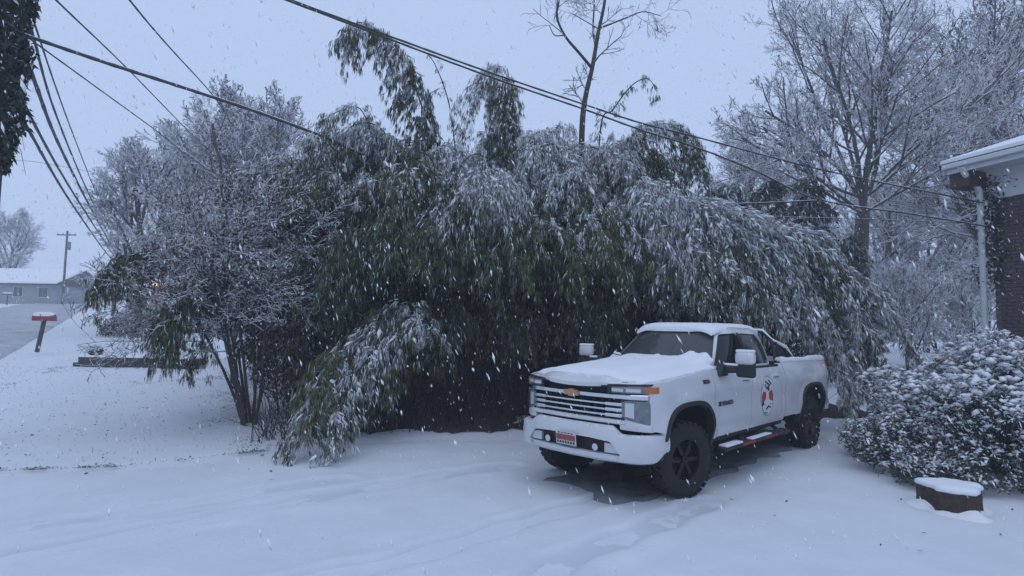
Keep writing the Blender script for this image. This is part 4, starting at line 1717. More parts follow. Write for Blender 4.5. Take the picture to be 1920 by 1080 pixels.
bamboo(hero([(1190, 470, 12.0), (1290, 385, 12.0), (1400, 408, 11.9), (1500, 480, 11.8), (1575, 590, 11.6), (1612, 720, 11.4)], (2.6, 13.0)),
       "long snow-loaded bamboo bowed right to the ground beside the round shrub", t0=.25, node=.11, blen=(.6, 1.1), droop=.75, nb=3, clusters=6, per=7, snow_top=1.4, snow_low=.75, fwd=1.5, spread=.5, pads=.3)
bamboo(hero([(1230, 500, 11.9), (1340, 415, 11.8), (1430, 455, 11.7), (1505, 555, 11.5), (1560, 650, 11.3), (1588, 745, 11.2)], (3.0, 12.8)),
       "snow-loaded bamboo drooping behind the truck's tailgate", t0=.25, node=.11, blen=(.6, 1.1), droop=.75, nb=3, clusters=6, per=7, snow_top=1.4, snow_low=.75, fwd=1.5, spread=.5, pads=.3)
bamboo(hero([(1260, 480, 12.4), (1360, 400, 12.4), (1460, 420, 12.3), (1535, 440, 12.2), (1568, 475, 12.1)], (3.2, 13.4)),
       "bamboo stretching farthest right in front of the big tree's trunk", t0=.3, node=.11, blen=(.5, .95), droop=.75, nb=3, clusters=6, per=6, snow_top=1.4, snow_low=.75, fwd=1.5, spread=.5, pads=.3)
bamboo(hero([(1250, 560, 12.0), (1330, 470, 11.8), (1400, 470, 11.6), (1450, 540, 11.4), (1475, 610, 11.3)], (3.4, 12.7)),
       "bamboo arching over the truck's cab roof", t0=.3, node=.15, blen=(.5, .9), droop=1.8, nb=3, clusters=6, per=7, snow_top=1.2, snow_low=.55)
bamboo(hero([(1380, 480, 12.2), (1470, 470, 12.1), (1560, 560, 12.0), (1620, 660, 11.9), (1640, 770, 11.8)], (4.2, 13.0)),
       "outermost bamboo lying over right, brushing the shrub", t0=.3, node=.11, blen=(.5, .9), droop=.75, nb=3, clusters=6, per=7, snow_top=1.4, snow_low=.75, fwd=1.5, spread=.5, pads=.3)
bamboo(hero([(770, 570, 10.4), (705, 618, 10.0), (650, 665, 9.6), (596, 750, 9.0), (552, 850, 8.25)], (-1.4, 11.4)),
       "bamboo sagging low to the lawn edge, left of the dark hollow", t0=.25, node=.13, blen=(.4, .7), droop=1.2, nb=3, clusters=6, per=7, snow_top=.8, snow_low=.5)
bamboo(hero([(800, 610, 10.3), (735, 640, 9.8), (675, 690, 9.3), (636, 770, 8.8), (618, 850, 8.2)], (-1.1, 11.3)),
       "second low bamboo, its snowy tip touching the driveway edge", t0=.3, node=.13, blen=(.35, .65), droop=1.2, nb=3, clusters=6, per=7, snow_top=.8, snow_low=.5)
bamboo(hero([(790, 600, 10.6), (740, 610, 10.2), (715, 660, 9.9), (705, 730, 9.7)], (-1.0, 11.5)),
       "short green bamboo drooping between the low bamboos and the dark hollow", t0=.35, node=.14, blen=(.5, .9), droop=1.5, nb=3, clusters=6, per=7, snow_top=.12, snow_low=.04)
bamboo(hero([(480, 500, 12.4), (390, 465, 11.6), (290, 470, 10.6), (222, 490, 9.8), (192, 540, 9.5)], (-3.9, 13.2)),
       "leftmost bamboo, its green tip hanging over the lawn toward the road", t0=.66, node=.11, blen=(.4, .7), droop=2.4, nb=4, clusters=7, per=8, spread=.55, snow_top=.35, snow_low=.02, leaf=(.09, .14))
bamboo(hero([(470, 520, 12.0), (400, 510, 11.0), (345, 545, 10.0), (318, 600, 9.6), (310, 650, 9.4)], (-3.8, 12.9)),
       "dark green bamboo hanging in front of the low wall's right end", t0=.55, node=.10, blen=(.4, .75), droop=2.4, nb=5, clusters=7, per=8, spread=.6, snow_top=.2, snow_low=.04, leaf=(.09, .14))
bamboo(hero([(500, 590, 12.0), (440, 600, 11.8), (390, 640, 11.6), (345, 700, 11.4)], (-3.6, 12.8)),
       "small bamboo spray lying on the lawn behind the multi-stemmed shrub", t0=.4, node=.14, blen=(.35, .65), droop=1.3, nb=3, clusters=6, per=7, snow_top=.6, snow_low=.3)
# ---------------------------------------------------------------- bare trees and other plants
def X_at_(px, Y):
    return (px - 960) / F * Y


# multi-stemmed small tree at the lawn's edge
cm = ground_hit(468, 800)
cm_root = empty("ornamental_tree", (cm[0], cm[1], float(terrain(cm[0], cm[1])) - .03))
tag(cm_root, "multi-stemmed small tree with snowy purple-brown twigs on the lawn", "small tree")
segs = []
for i in range(11):
    a = rng.uniform(0, 6.28)
    tilt = rng.uniform(.05, .36)
    d = (math.cos(a) * tilt - .10, math.sin(a) * tilt * .8, 1)
    b = np.array(cm_root.location) + np.array([math.cos(a) * .12, math.sin(a) * .12, 0])
    S = grow(b, d, rng.uniform(3.0, 4.0), .032, 5, 100 + i, (9, 6, 5, 4), (56, 46, 42, 45), (.62, .55, .5, .45),
             (.07, .13, .17, .2, .25), (.0, .02, .0, -.02), first=.46, minr=.0065)
    segs.append(S)
S = np.concatenate(segs)
tree_parts(cm_root, S, (M_BARK, M_TWIGP), split=1)
# old brown seed heads and leaves still on it
tw = S[S[:, 8] >= 3]
pick = tw[rng.integers(0, len(tw), 20000)]
P = pick[:, 3:6] + rng.normal(0, .02, (20000, 3))
k = P[:, 0] > cm[0] - .9 + rng.normal(0, .7, 20000)
P = P[k]
V, Fq = leaf_quads(P, norm(rng.standard_normal((len(P), 3)) + [0, 0, -.6]), rng.uniform(.03, .07, len(P)), rng.uniform(.015, .03, len(P)))
M_SEED = mat("seed_head", (.05, .028, .03), .8, color2=(.09, .045, .05), attr_snow=True)
o = obj("seed_heads", mesh_np("seed_heads", V - np.array(cm_root.location), Fq, False, dict(snow=(rng.random(len(P)) < .22) * .9, tint=rng.random(len(P)))), M_SEED, cm_root)
o["kind"] = "stuff"
# second trunk of the thicket's left fringe: an old leafless shrub
p = ground_hit(412, 742)
bare_tree("leafless_shrub", "grey leafless shrub behind the multi-stemmed tree", (p[0], p[1] + .6), 2.2, .05, 51, (-.1, 0), 5, (7, 6, 5, 4), (45, 42, 40, 40),
          minr=.005, cat="shrub", twig=M_TWIGW)

bs0 = np.array([X_at_(555, 11.6), 11.6])
br = empty("brown_brush", (bs0[0], bs0[1], float(terrain(*bs0))))
tag(br, "dark purple-brown brush between the multi-stemmed tree and the bamboo", "brush")
nQ = 7000
C = norm(rng.standard_normal((nQ, 3))) * [.95, .8, 1.25] * (.35 + .65 * rng.random((nQ, 1)) ** .5) + [0, 0, 1.45]
V, Fq = leaf_quads(C, norm(rng.standard_normal((nQ, 3)) + [0, 0, -.5]), rng.uniform(.06, .13, nQ), rng.uniform(.02, .045, nQ))
o = obj("foliage", mesh_np("foliage", V, Fq, False, dict(snow=(rng.random(nQ) < .10) * .8, tint=rng.random(nQ))), M_SEED, br)
o["kind"] = "stuff"
S = np.concatenate([grow((rng.normal(0, .15), rng.normal(0, .15), 0), (rng.normal(0, .3), rng.normal(0, .3), 1), 2.4, .022, 4, 700 + q, (8, 6, 4), (45, 45, 45), (.5, .5, .5), (.1, .15, .2), (0, .02, 0), first=.25, minr=.005) for q in range(9)])
V, Fq = tubes_np(S[:, :3], S[:, 3:6], S[:, 6], S[:, 7], 3)
obj("stems", mesh_np("stems", V, Fq), M_TWIGP, br)["kind"] = "stuff"

# background trees on the left
def X_at(px, Y):
    return (px - 960) / F * Y


GB = "bare trees beyond the thicket"
TA = bare_tree("bare_tree", "hazy snow-covered bare tree behind the small tree, tallest on the left", (X_at(395, 31), 31), 10.0, .24, 3, (-.05, 0), 6, (17, 10, 7, 5, 2),
               (38, 38, 36, 38, 40), first=.16, minr=.02, group=GB, twig=M_TWIGW)
bare_copy(TA, "bare_tree", "hazy bare tree right of the tallest left tree, behind the bamboo", (X_at(505, 34), 34), 1.06, 2.1, group=GB)
bare_copy(TA, "bare_tree", "low spreading bare tree above the road's bend on the left", (X_at(262, 29), 29), .74, 4.0, group=GB)
bare_copy(TA, "bare_tree", "hazy bare tree between the low spreading tree and the tallest one", (X_at(325, 37), 37), .95, 5.2, group=GB)
bare_copy(TA, "bare_tree", "faint far bare tree at the left edge beyond the road", (X_at(15, 78), 78), .95, 1.2, group=GB)
# thin tree rising out of the thicket: traced limbs
def limb_tree(name, label, limbs, seed, group=None, twl=.9, minr=.006):
    base = limbs[0][0][0]
    root = empty(name, (float(base[0]), float(base[1]), float(base[2])))
    tag(root, label, "tree", group)
    segs = []
    tw = []
    for (pts, r0, r1, kids) in limbs:
        c = catmull(np.array(pts), 5 * len(pts))
        r = np.linspace(r0, r1, len(c))
        for i in range(len(c) - 1):
            segs.append((*c[i], *c[i + 1], r[i], r[i + 1], 0))
        for j in range(kids):
            i = int(len(c) * (.35 + .62 * (j + .5) / kids))
            i = min(i, len(c) - 2)
            d = norm(c[i + 1] - c[i])
            rv = norm(np.cross(d, rng.standard_normal(3)))
            S = grow(c[i], d * .8 + rv * .8, twl * rng.uniform(.6, 1.2), max(minr, r[i] * .5), 3, seed + j, (5, 4), (40, 40), (.6, .5), (.1, .18, .2), (.06, .04, .02), nseg=(4, 3, 2), first=.2, minr=minr)
            S[:, 8] += 1
            tw.append(S)
    S = np.concatenate([np.array(segs)] + tw)
    tree_parts(root, S, (M_BARK, M_TWIG), split=1)
    return root


Yt = 14.5
foot = np.array([X_at(1085, Yt), Yt, float(terrain(X_at(1085, Yt), Yt))])
lim = [([foot, at(1088, 420, Yt), at(1091, 245, Yt), at(1098, 180, Yt), at(1110, 128, Yt), at(1122, 60, Yt), at(1134, 0, Yt), at(1142, -90, Yt)], .095, .03, 9),
       ([at(1110, 128, Yt), at(1085, 98, Yt - .2), at(1060, 68, Yt - .3), at(1044, 32, Yt - .3), at(1046, 0, Yt - .3), at(1036, -50, Yt - .3)], .042, .018, 6),
       ([at(1058, 66, Yt - .3), at(1040, 66, Yt - .4), at(1030, 48, Yt - .5)], .018, .009, 0),
       ([at(1116, 85, Yt), at(1112, 50, Yt + .3), at(1114, 0, Yt + .5), at(1108, -60, Yt + .5)], .03, .014, 5),
       ([at(1126, 52, Yt), at(1170, 35, Yt + .2), at(1205, 22, Yt + .3), at(1240, 30, Yt + .4)], .028, .008, 6),
       ([at(1124, 55, Yt), at(1095, 38, Yt + .4), at(1070, 24, Yt + .6)], .02, .008, 4)]
limb_tree("bare_tree", "slim dark leafless tree rising from the middle of the bamboo", lim, 300)

# the big tree on the right
Yb = 24.0
bb = np.array([X_at(1612, Yb), Yb, float(terrain(X_at(1612, Yb), Yb))])
big = empty("bare_tree", tuple(bb))
tag(big, "broad snow-dusted leafless tree between the bamboo and the house", "tree")
fork = at(1618, 400, Yb)
SS = []
c = catmull([bb, at(1610, 560, Yb), at(1614, 470, Yb), fork], 12)
rr_ = np.linspace(.36, .26, 12)
for i in range(11):
    SS.append(np.array([[*c[i], *c[i + 1], rr_[i], rr_[i + 1], 0]]))
for i, (px, py, Y, r) in enumerate([(1660, 120, 24, .12), (1735, 60, 25, .10), (1585, 90, 24.5, .10), (1500, 170, 23, .09), (1430, 260, 24, .08), (1790, 200, 23, .085), (1850, 260, 22.5, .07), (1380, 290, 23, .07), (1460, 330, 22.5, .06), (1890, 60, 26, .08),
                                    (1545, 30, 26, .08), (1840, 120, 25, .075), (1690, 20, 22, .08), (1470, 100, 26, .075)]):
    tip = at(px, py, Y)
    st_ = fork if i % 2 == 0 else (fork * .5 + at(1640, 330, Yb) * .5 if px > 1600 else fork * .55 + at(1600, 330, Yb) * .45)
    d = tip - st_
    S = grow(st_, d / np.linalg.norm(d) + np.array([0, 0, -.05]), np.linalg.norm(d) * 1.05, r, 6, 400 + i, (9, 7, 5, 4, 1), (38, 38, 36, 38, 40), (.5, .55, .52, .5, .5),
             (.06, .10, .14, .18, .22), (.02, .05, .04, .03, .02), nseg=(7, 5, 4, 3, 2, 1), first=.2, minr=.0105)
    SS.append(S)
tree_parts(big, np.concatenate(SS), (M_BARK, M_TWIGW), split=2)
bare_copy(TA, "bare_tree", "bare tree behind the house roof at the right edge", (X_at(1905, 29), 29), 1.45, .9)
bare_copy(TA, "bare_tree", "bare tree half hidden behind the evergreens right of the thicket", (X_at(1425, 34), 34), .98, 3.3)
bare_copy(TA, "bare_tree", "far bare tree between the big trunk and the porch post", (X_at(1735, 42), 42), .98, 2.6)
bare_copy(TA, "bare_tree", "far bare tree just left of the porch post", (X_at(1815, 45), 45), 1.05, 4.6)
bare_copy(TA, "bare_tree", "far bare tree right behind the big tree's fork", (X_at(1650, 40), 40), .95, 5.7)
bs = [(1640, 27, 3.2), (1700, 25, 3.6), (1755, 27, 3.4), (1810, 25, 3.2), (1590, 28, 3.8), (1850, 30, 4.0)]
bsl = ["grey leafless bush left of the big tree's trunk foot", "leafless bush just right of the big tree's trunk", "leafless bush midway between big trunk and porch post",
       "leafless bush showing just left of the porch post", "leafless bush against the big tree's trunk behind the bamboo", "tall far bush behind the porch post"]
order = [4, 0, 1, 2, 3, 5]
lab_for = {0: bsl[1], 1: "snowy leafless bush second right of the big tree's trunk", 2: bsl[2], 3: bsl[3], 4: bsl[0], 5: bsl[5]}
for i, (px, Y, h) in enumerate(bs):
    if i == 0:
        BA = bare_tree("leafless_bush", lab_for[0], (X_at(px, Y), Y), h, .06, 60, (0, 0), 5, (15, 9, 7, 5), (48, 42, 40, 40), (.7, .55, .5, .5), first=.05, minr=.011, cat="bush",
                       group="bushes behind the truck", twig=M_TWIGW)
    else:
        bare_copy(BA, "leafless_bush", lab_for[i], (X_at(px, Y), Y), h / 3.2, 1.1 * i, "bush", "bushes behind the truck")


# dark evergreens
def evergreen(base, h, rad, label, dens=1.0, snow_top=.5, leafsz=(.16, .30)):
    b = np.array([base[0], base[1], float(terrain(base[0], base[1]))])
    root = empty("evergreen_tree", tuple(b))
    tag(root, label, "tree", "dark evergreens")
    path = np.stack([np.full(24, b[0]) + .1 * np.sin(np.linspace(0, 3, 24)), np.full(24, b[1]), np.linspace(b[2], b[2] + h, 24)], 1)
    f = foliage(path, t0=.10, node=.16 / dens, nb=5, blen=(rad * .7, rad * 1.15), droop=.75, clusters=9, per=6, leaf=leafsz, wid=(.03, .055), spread=1.2, fwd=.15,
                snow_top=snow_top, snow_low=.22)
    V, Fq = culm_mesh(path, .14, .02, 7)
    obj("trunk", mesh_np("trunk", V - b, Fq, True), M_BARK, root)
    S0, S1, R = f['stems']
    V, Fq = tubes_np(S0, S1, R * 3, R * 2, 3)
    obj("branches", mesh_np("branches", V - b, Fq), M_BARK, root)["kind"] = "stuff"
    obj("crown", mesh_np("crown", f['leaf'][0] - b, f['leaf'][1], False, dict(snow=f['snow'], tint=f['tint'])), M_CONI, root)["kind"] = "stuff"
    return root


evergreen((X_at(1520, 18.5), 18.5), 6.6, 1.35, "tall dark evergreen left of the big bare tree's trunk")
evergreen((X_at(1440, 17.5), 17.5), 6.3, 1.3, "snow-dusted evergreen directly behind the bamboo's right slope")
evergreen((X_at(1368, 18.5), 18.5), 6.4, 1.2, "greyish evergreen nearest the dangling bamboo tassels", snow_top=.75)
evergreen((X_at(1590, 20), 20), 5.0, 1.4, "low evergreen in the shade at the big tree's foot", snow_top=.3)
evergreen((X_at(560, 17), 17), 6.3, 1.5, "dark evergreen rising behind the domed bamboo clump", snow_top=.7)
evergreen((X_at(490, 16), 16), 5.8, 1.3, "evergreen peeking out above the multi-stemmed tree", snow_top=.8)

# round evergreen shrub on the right
SHC = np.array([7.15, 8.55])
sh = empty("round_shrub", (SHC[0], SHC[1], float(terrain(*SHC))))
tag(sh, "wide round evergreen shrub capped with snow in front of the brick house", "shrub")
nC = 8200
dirs = norm(rng.standard_normal((nC, 3)))
dirs[:, 2] = np.abs(dirs[:, 2]) * 1.0 - .12
dirs = norm(dirs)
lob = 1 + .16 * np.sin(dirs[:, 0] * 5 + 1) * np.cos(dirs[:, 1] * 6) + .11 * np.sin(dirs[:, 2] * 9 + dirs[:, 0] * 7)
depth = rng.random(nC) ** 2.0 - .12 * (rng.random(nC) < .12)
rad = np.array([1.85, 1.55, 1.62]) * (lob * (1 - .38 * depth))[:, None]
C = dirs * rad
C[:, 2] = np.maximum(C[:, 2] + .12, .08)
C[:, 2] *= 1 - .10 * sstep(.5, -1.8, C[:, 0])
per = 7
li = np.repeat(np.arange(nC), per)
Dl = norm(dirs[li] * .6 + rng.standard_normal((len(li), 3)) * .75 + [0, 0, .25])
Pl = C[li] + rng.normal(0, .022, (len(li), 3))
V, Fq = leaf_quads(Pl, Dl, rng.uniform(.035, .068, len(li)), rng.uniform(.016, .027, len(li)))
up = np.clip(dirs[:, 2], 0, 1)
psn = np.clip(.10 + 1.05 * sstep(-.1, .62, up + rng.normal(0, .15, nC)), 0, .93) * (depth < .45)
csn = rng.random(nC) < psn
tintc = (rng.random(nC) < .22) * rng.random(nC)
lsn = np.where(csn[li], np.where(rng.random(len(li)) < .6, rng.uniform(.5, 1, len(li)), .05), np.where(rng.random(len(li)) < .06, .7, .02))
o = obj("foliage", mesh_np("foliage", V, Fq, False, dict(snow=lsn, tint=tintc[li])), M_SHRUB, sh)
o["kind"] = "stuff"
k = csn & (rng.random(nC) < .8)
Cs = C[k] + dirs[k] * .03 + [0, 0, .02]
az = rng.uniform(0, 6.28, k.sum())
sz = rng.uniform(.016, .040, (k.sum(), 1)) * (1 + .9 * sstep(.35, .8, up[k]))[:, None]
A = np.stack([np.cos(az), np.sin(az), rng.normal(0, .25, k.sum())], 1) * sz * 1.3
B_ = np.stack([-np.sin(az), np.cos(az), rng.normal(0, .25, k.sum())], 1) * sz
Z_ = np.stack([0 * az, 0 * az, 0 * az + 1], 1) * sz * .55
V, Fq = lump_np(Cs, A, B_, Z_, .3)
o = obj("snow", mesh_np("snow", V, Fq, True), M_SNOWT, sh)
o["kind"] = "stuff"
nS = 320
a = rng.uniform(0, 6.28, nS)
e = rng.uniform(.15, 1.4, nS)
P1 = np.stack([np.cos(a) * np.cos(e) * 1.5, np.sin(a) * np.cos(e) * 1.25, np.sin(e) * 1.35 + .1], 1) * rng.uniform(.6, .95, (nS, 1))
P0 = P1 * .12 * [1, 1, 0]
o = obj("stems", mesh_np("stems", *tubes_np(P0, P1, np.full(nS, .012), np.full(nS, .004), 4)), M_BARK, sh)
o["kind"] = "stuff"
# low branch with snow poking out at the shrub's foot
nC = 420
C = np.stack([rng.normal(5.55, .22, nC), rng.normal(7.75, .18, nC), np.abs(rng.normal(.16, .10, nC)) + .03], 1)
C[:, 2] += terrain(C[:, 0], C[:, 1])
ls = empty("ground_cover_plant", (5.55, 7.75, float(terrain(5.55, 7.75))))
tag(ls, "small snow-capped evergreen tuft at the round shrub's left foot", "plant")
li = np.repeat(np.arange(nC), 7)
Pl = C[li] + rng.normal(0, .02, (len(li), 3))
V, Fq = leaf_quads(Pl - np.array(ls.location), norm(rng.standard_normal((len(li), 3)) + [0, 0, .2]), rng.uniform(.05, .09, len(li)), rng.uniform(.022, .034, len(li)))
top = C[:, 2] > .2
o = obj("foliage", mesh_np("foliage", V, Fq, False, dict(snow=np.where(top[li] & (rng.random(len(li)) < .6), .9, .05), tint=rng.random(len(li)) * .3)), M_SHRUB, ls)
o["kind"] = "stuff"
# dark red-leaved bush by the post
rb = empty("red_leaf_bush", (9.55, 10.25, float(terrain(9.55, 10.25))))
tag(rb, "dark reddish snowy bush behind the round shrub by the brick wall", "bush")
nC = 1300
C = norm(rng.standard_normal((nC, 3))) * [.75, .7, .95] * (.55 + .45 * rng.random((nC, 1)) ** .5) + [0, 0, 1.05]
li = np.repeat(np.arange(nC), 7)
Pl = C[li] + rng.normal(0, .025, (len(li), 3))
V, Fq = leaf_quads(Pl, norm(rng.standard_normal((len(li), 3)) + [0, 0, .2]), rng.uniform(.05, .10, len(li)), rng.uniform(.025, .04, len(li)))
o = obj("foliage", mesh_np("foliage", V, Fq, False, dict(snow=np.where((C[li, 2] > 1.35) & (rng.random(len(li)) < .5), .9, .03), tint=.5 + .5 * rng.random(len(li)))), M_SHRUB, rb)
o["kind"] = "stuff"
m = MB()
for i in range(9):
    a = rng.uniform(0, 6.28)
    m.tube([(0, 0, 0), (.2 * math.cos(a), .2 * math.sin(a), .6), (.5 * math.cos(a), .45 * math.sin(a), 1.2)], [.02, .014, .006], 5)
o = m.build("stems", M_BARK, rb)
o["kind"] = "stuff"

# grass and dead leaves poking through the snow on the lawn
def scatter(n, fx_, fy_, keep):
    x, y = fx_(n), fy_(n)
    k = keep(x, y)
    return x[k], y[k]


gxs, gys = [], []
x = rng.uniform(-16, -3, 200000)
y = rng.uniform(6, 17, 200000)
pat = wob(x * 2.3, y * 2.9) + .6 * wob(x * 6, y * 5)
k = (y > edge_y(x) + .08) & (rng.random(len(x)) < .025 + .40 * sstep(.7, 1.6, pat))
gxs.append(x[k]); gys.append(y[k])
# along the edge of the driveway, in patches
x = rng.uniform(-9.5, -3.0, 14000)
pat = np.sin(x * 3.1 + 1) + np.sin(x * 7.7) + .8 * np.sin(x * 1.3 + 2)
k = rng.random(len(x)) < .16 * sstep(.2, 1.6, pat) + .015
x = x[k]
gxs.append(x); gys.append(edge_y(x) + .03 + np.abs(rng.normal(0, .07, len(x))))
gxx, gyy = np.concatenate(gxs), np.concatenate(gys)
P = np.stack([gxx, gyy, terrain(gxx, gyy) - .008], 1)
D = norm(np.stack([rng.normal(0, .8, len(P)), rng.normal(0, .8, len(P)), np.full(len(P), .6)], 1))
V, Fq = leaf_quads(P, D, rng.uniform(.025, .07, len(P)), rng.uniform(.004, .012, len(P)))
M_GRASS = mat("winter_grass", (.035, .038, .02), .8, color2=(.09, .075, .045), attr_snow=True)
gr = obj("grass", mesh_np("grass", V, Fq, False, dict(snow=(rng.random(len(P)) < .2) * .7, tint=rng.random(len(P)))), M_GRASS)
tag(gr, "dark grass blades poking through the snow on the lawn", "grass", kind="stuff")
# fallen leaves and twigs lying on the snow
nL = 175
x = np.concatenate([rng.uniform(-9, -3, 150), rng.uniform(2.5, 6, 25)])
y = np.concatenate([rng.uniform(7.5, 13, 150), rng.uniform(4.2, 7.5, 25)])
z = terrain(x, y) - np.where(y < edge_y(x), .03, 0) + .004
V, Fq = leaf_quads(np.stack([x, y, z], 1), norm(np.stack([rng.normal(0, 1, nL), rng.normal(0, 1, nL), np.full(nL, .12)], 1)), rng.uniform(.03, .08, nL), rng.uniform(.012, .035, nL))
fl = obj("fallen_leaves", mesh_np("fallen_leaves", V, Fq, False, dict(snow=rng.random(nL) ** 3, tint=rng.random(nL))), M_DEAD)
tag(fl, "brown fallen leaves scattered on the snow", "leaves", kind="stuff")
# ---------------------------------------------------------------- brick house at the right edge
HC = np.array([10.1, 12.0])
HE = norm(np.array([.35, -1.0]))          # along the left wall, towards the camera
HN = np.array([-HE[1], HE[0]]) * -1
if HN[0] > 0:
    HN = -HN                              # outward, to the left
house = empty("brick_house", (HC[0], HC[1], 0))
tag(house, "brick house corner with white eaves and snowy roof at the right edge", "house")
M_BRICKW = mat("mortar", (.16, .145, .14), .9, noise=.3, nscale=10)
M_BRICK = mat("brick", (.105, .085, .084), .85, color2=(.07, .058, .06), nscale=5, bump=.3, bscale=40)
M_TRIM = mat("white_trim", (.60, .62, .64), .5, noise=.08, nscale=3)


def HP(a, n, z):
    """a metres along the wall towards the camera, n metres out of it"""
    p = HE * a + HN * n
    return Vector((p[0], p[1], z))


def hbox(name, a0, a1, n0, n1, z0, z1, mt, parent=house, bevel=0.0):
    m = MB()
    rot = Matrix(((HE[0], HN[0], 0), (HE[1], HN[1], 0), (0, 0, 1)))
    m.box(HP((a0 + a1) / 2, (n0 + n1) / 2, (z0 + z1) / 2), (abs(a1 - a0), abs(n1 - n0), abs(z1 - z0)), rot, bevel)
    return m.build(name, mt, parent)


wall = hbox("wall", 0, 9.0, -9.0, 0, -.3, 5.42, M_BRICKW)
bm_ = MB()
bm_.box((0, 0, 0), (.194, .024, .062), bevel=.004, seg=1)
bme = bm_.mesh("brick")
bme.materials.append(M_BRICK)
rotb = Matrix(((HE[0], HN[0], 0), (HE[1], HN[1], 0), (0, 0, 1))).to_4x4()
nb = 0
for c in range(54):
    z = .9 + c * .0745
    if z > 4.78:
        break
    for j in range(5):
        a = .10 + .207 * j + (.1035 if c % 2 else 0)
        b = bpy.data.objects.new("brick", bme)
        coll.objects.link(b)
        b.parent = wall
        b.matrix_local = Matrix.Translation(HP(a, .008 + random.uniform(0, .004), z)) @ rotb @ Matrix.Rotation(random.uniform(-.01, .01), 4, 'Z')
        nb += 1
hbox("frieze", -.02, 9.02, .004, .06, 4.82, 5.44, M_TRIM)
hbox("soffit", -.45, 9.3, -.4, .62, 5.44, 5.48, M_TRIM)
hbox("fascia", -.50, 9.35, .60, .66, 5.40, 5.60, M_TRIM)
hbox("fascia", -.52, -.45, -9.3, .66, 5.40, 5.60, M_TRIM)
hbox("gutter", -.50, 9.35, .664, .76, 5.50, 5.61, M_TRIM, bevel=.02)
# hipped roof and the snow on it
def roof_mesh(lift, ov):
    m = MB()
    z0 = 5.61 + lift
    A = [HP(-.55 - ov, .74 + ov, z0), HP(9.4 + ov, .74 + ov, z0), HP(9.4 + ov, -9.4 - ov, z0), HP(-.55 - ov, -9.4 - ov, z0)]
    R = [HP(4.2, -4.3, z0 + 2.0), HP(4.6, -4.3, z0 + 2.0)]
    lo = [Vector((p.x, p.y, p.z - (.07 if lift else .06))) for p in A]
    va = [m.bm.verts.new(p) for p in A]
    vl = [m.bm.verts.new(p) for p in lo]
    vr = [m.bm.verts.new(p) for p in R]
    m.bm.faces.new((va[0], va[1], vr[1], vr[0]))
    m.bm.faces.new((va[1], va[2], vr[1]))
    m.bm.faces.new((va[2], va[3], vr[0], vr[1]))
    m.bm.faces.new((va[3], va[0], vr[0]))
    m.bm.faces.new(vl)
    for i in range(4):
        m.bm.faces.new((va[i], va[(i + 1) % 4], vl[(i + 1) % 4], vl[i]))
    return m


roof_mesh(0, 0).build("roof", mat("shingle", (.05, .05, .055), .9, noise=.4, nscale=12), house)
roof_mesh(.10, -.02).build("snow_on_roof", M_SNOWT, house)
m = MB()
m.tube([HP(-.12, .68, 5.50), HP(-.12, .62, 5.36), HP(-.12, .30, 5.16), HP(-.10, .20, 5.02), HP(-.10, .20, 2.5), HP(-.10, .20, .12)], .062, 10)
m.build("downspout", M_TRIM, house, 50)
hbox("corner_bracket", -.45, -.05, .06, .58, 5.10, 5.42, mat("dark_brick_return", (.07, .045, .042), .9))
# ivy-like climber on the corner
nV = 1500
zz = rng.random(nV) ** .8 * 2.4 + 2.9
aa = rng.normal(0, .16, nV) - .02
nn_ = np.abs(rng.normal(.05, .10, nV))
P = np.array([HP(a, n, z) for a, n, z in zip(aa, nn_, zz)])
V, Fq = leaf_quads(P, norm(rng.standard_normal((nV, 3)) + [0, 0, -.8]), rng.uniform(.05, .09, nV), rng.uniform(.03, .055, nV))
cl = obj("climbing_vine", mesh_np("climbing_vine", V + np.array([HC[0], HC[1], 0]), Fq, False, dict(snow=rng.random(nV) ** 8, tint=rng.random(nV))), M_IVY)
tag(cl, "dark climbing vine behind the white downspout on the house corner", "vine")

# ---------------------------------------------------------------- stump
sp = ground_hit(1786, 958)
st = empty("tree_stump", (sp[0], sp[1], sp[2] - .03))
tag(st, "low sawn tree stump with a cap of snow before the round shrub", "stump")
n = 40


def srad(a, z):
    return .285 + .03 * np.sin(3 * a + 1) + .025 * np.sin(5 * a + 2) + .012 * np.sin(11 * a) - .09 * np.exp(-((a - 5.6) / .22) ** 2) + .05 * np.clip(.12 - z, 0, 1)


def ring_mesh(zs, ins, name, mt, cap_in, smooth=None, zj=0):
    m = MB()
    rings = []
    for z, i_ in zip(zs, ins):
        rings.append([m.bm.verts.new((math.cos(a) * (srad(a, z) - i_), math.sin(a) * (srad(a, z) - i_), z + zj * math.sin(a * 3 + z * 9))) for a in [2 * math.pi * k / n for k in range(n)]])
    for r0, r1 in zip(rings, rings[1:]):
        for k in range(n):
            m.bm.faces.new((r0[k], r0[(k + 1) % n], r1[(k + 1) % n], r1[k]))
    c = m.bm.verts.new((0, 0, zs[-1]))
    for k in range(n):
        m.bm.faces.new((rings[-1][k], rings[-1][(k + 1) % n], c))
    m.bm.faces.new(rings[0][::-1])
    return m.build(name, mt, st, smooth)


M_STUMP = mat("stump_bark", (.085, .055, .042), .95, color2=(.035, .025, .022), nscale=16, bump=1.0, bscale=30)
ring_mesh([0, .06, .14, .22, .29], [-.03, 0, .004, 0, .008], "trunk", M_STUMP, .0, 30)
ring_mesh([.285, .30, .325, .345, .352], [.0, -.012, -.008, .03, .09], "snow_cap", M_SNOWT, 0, 60)

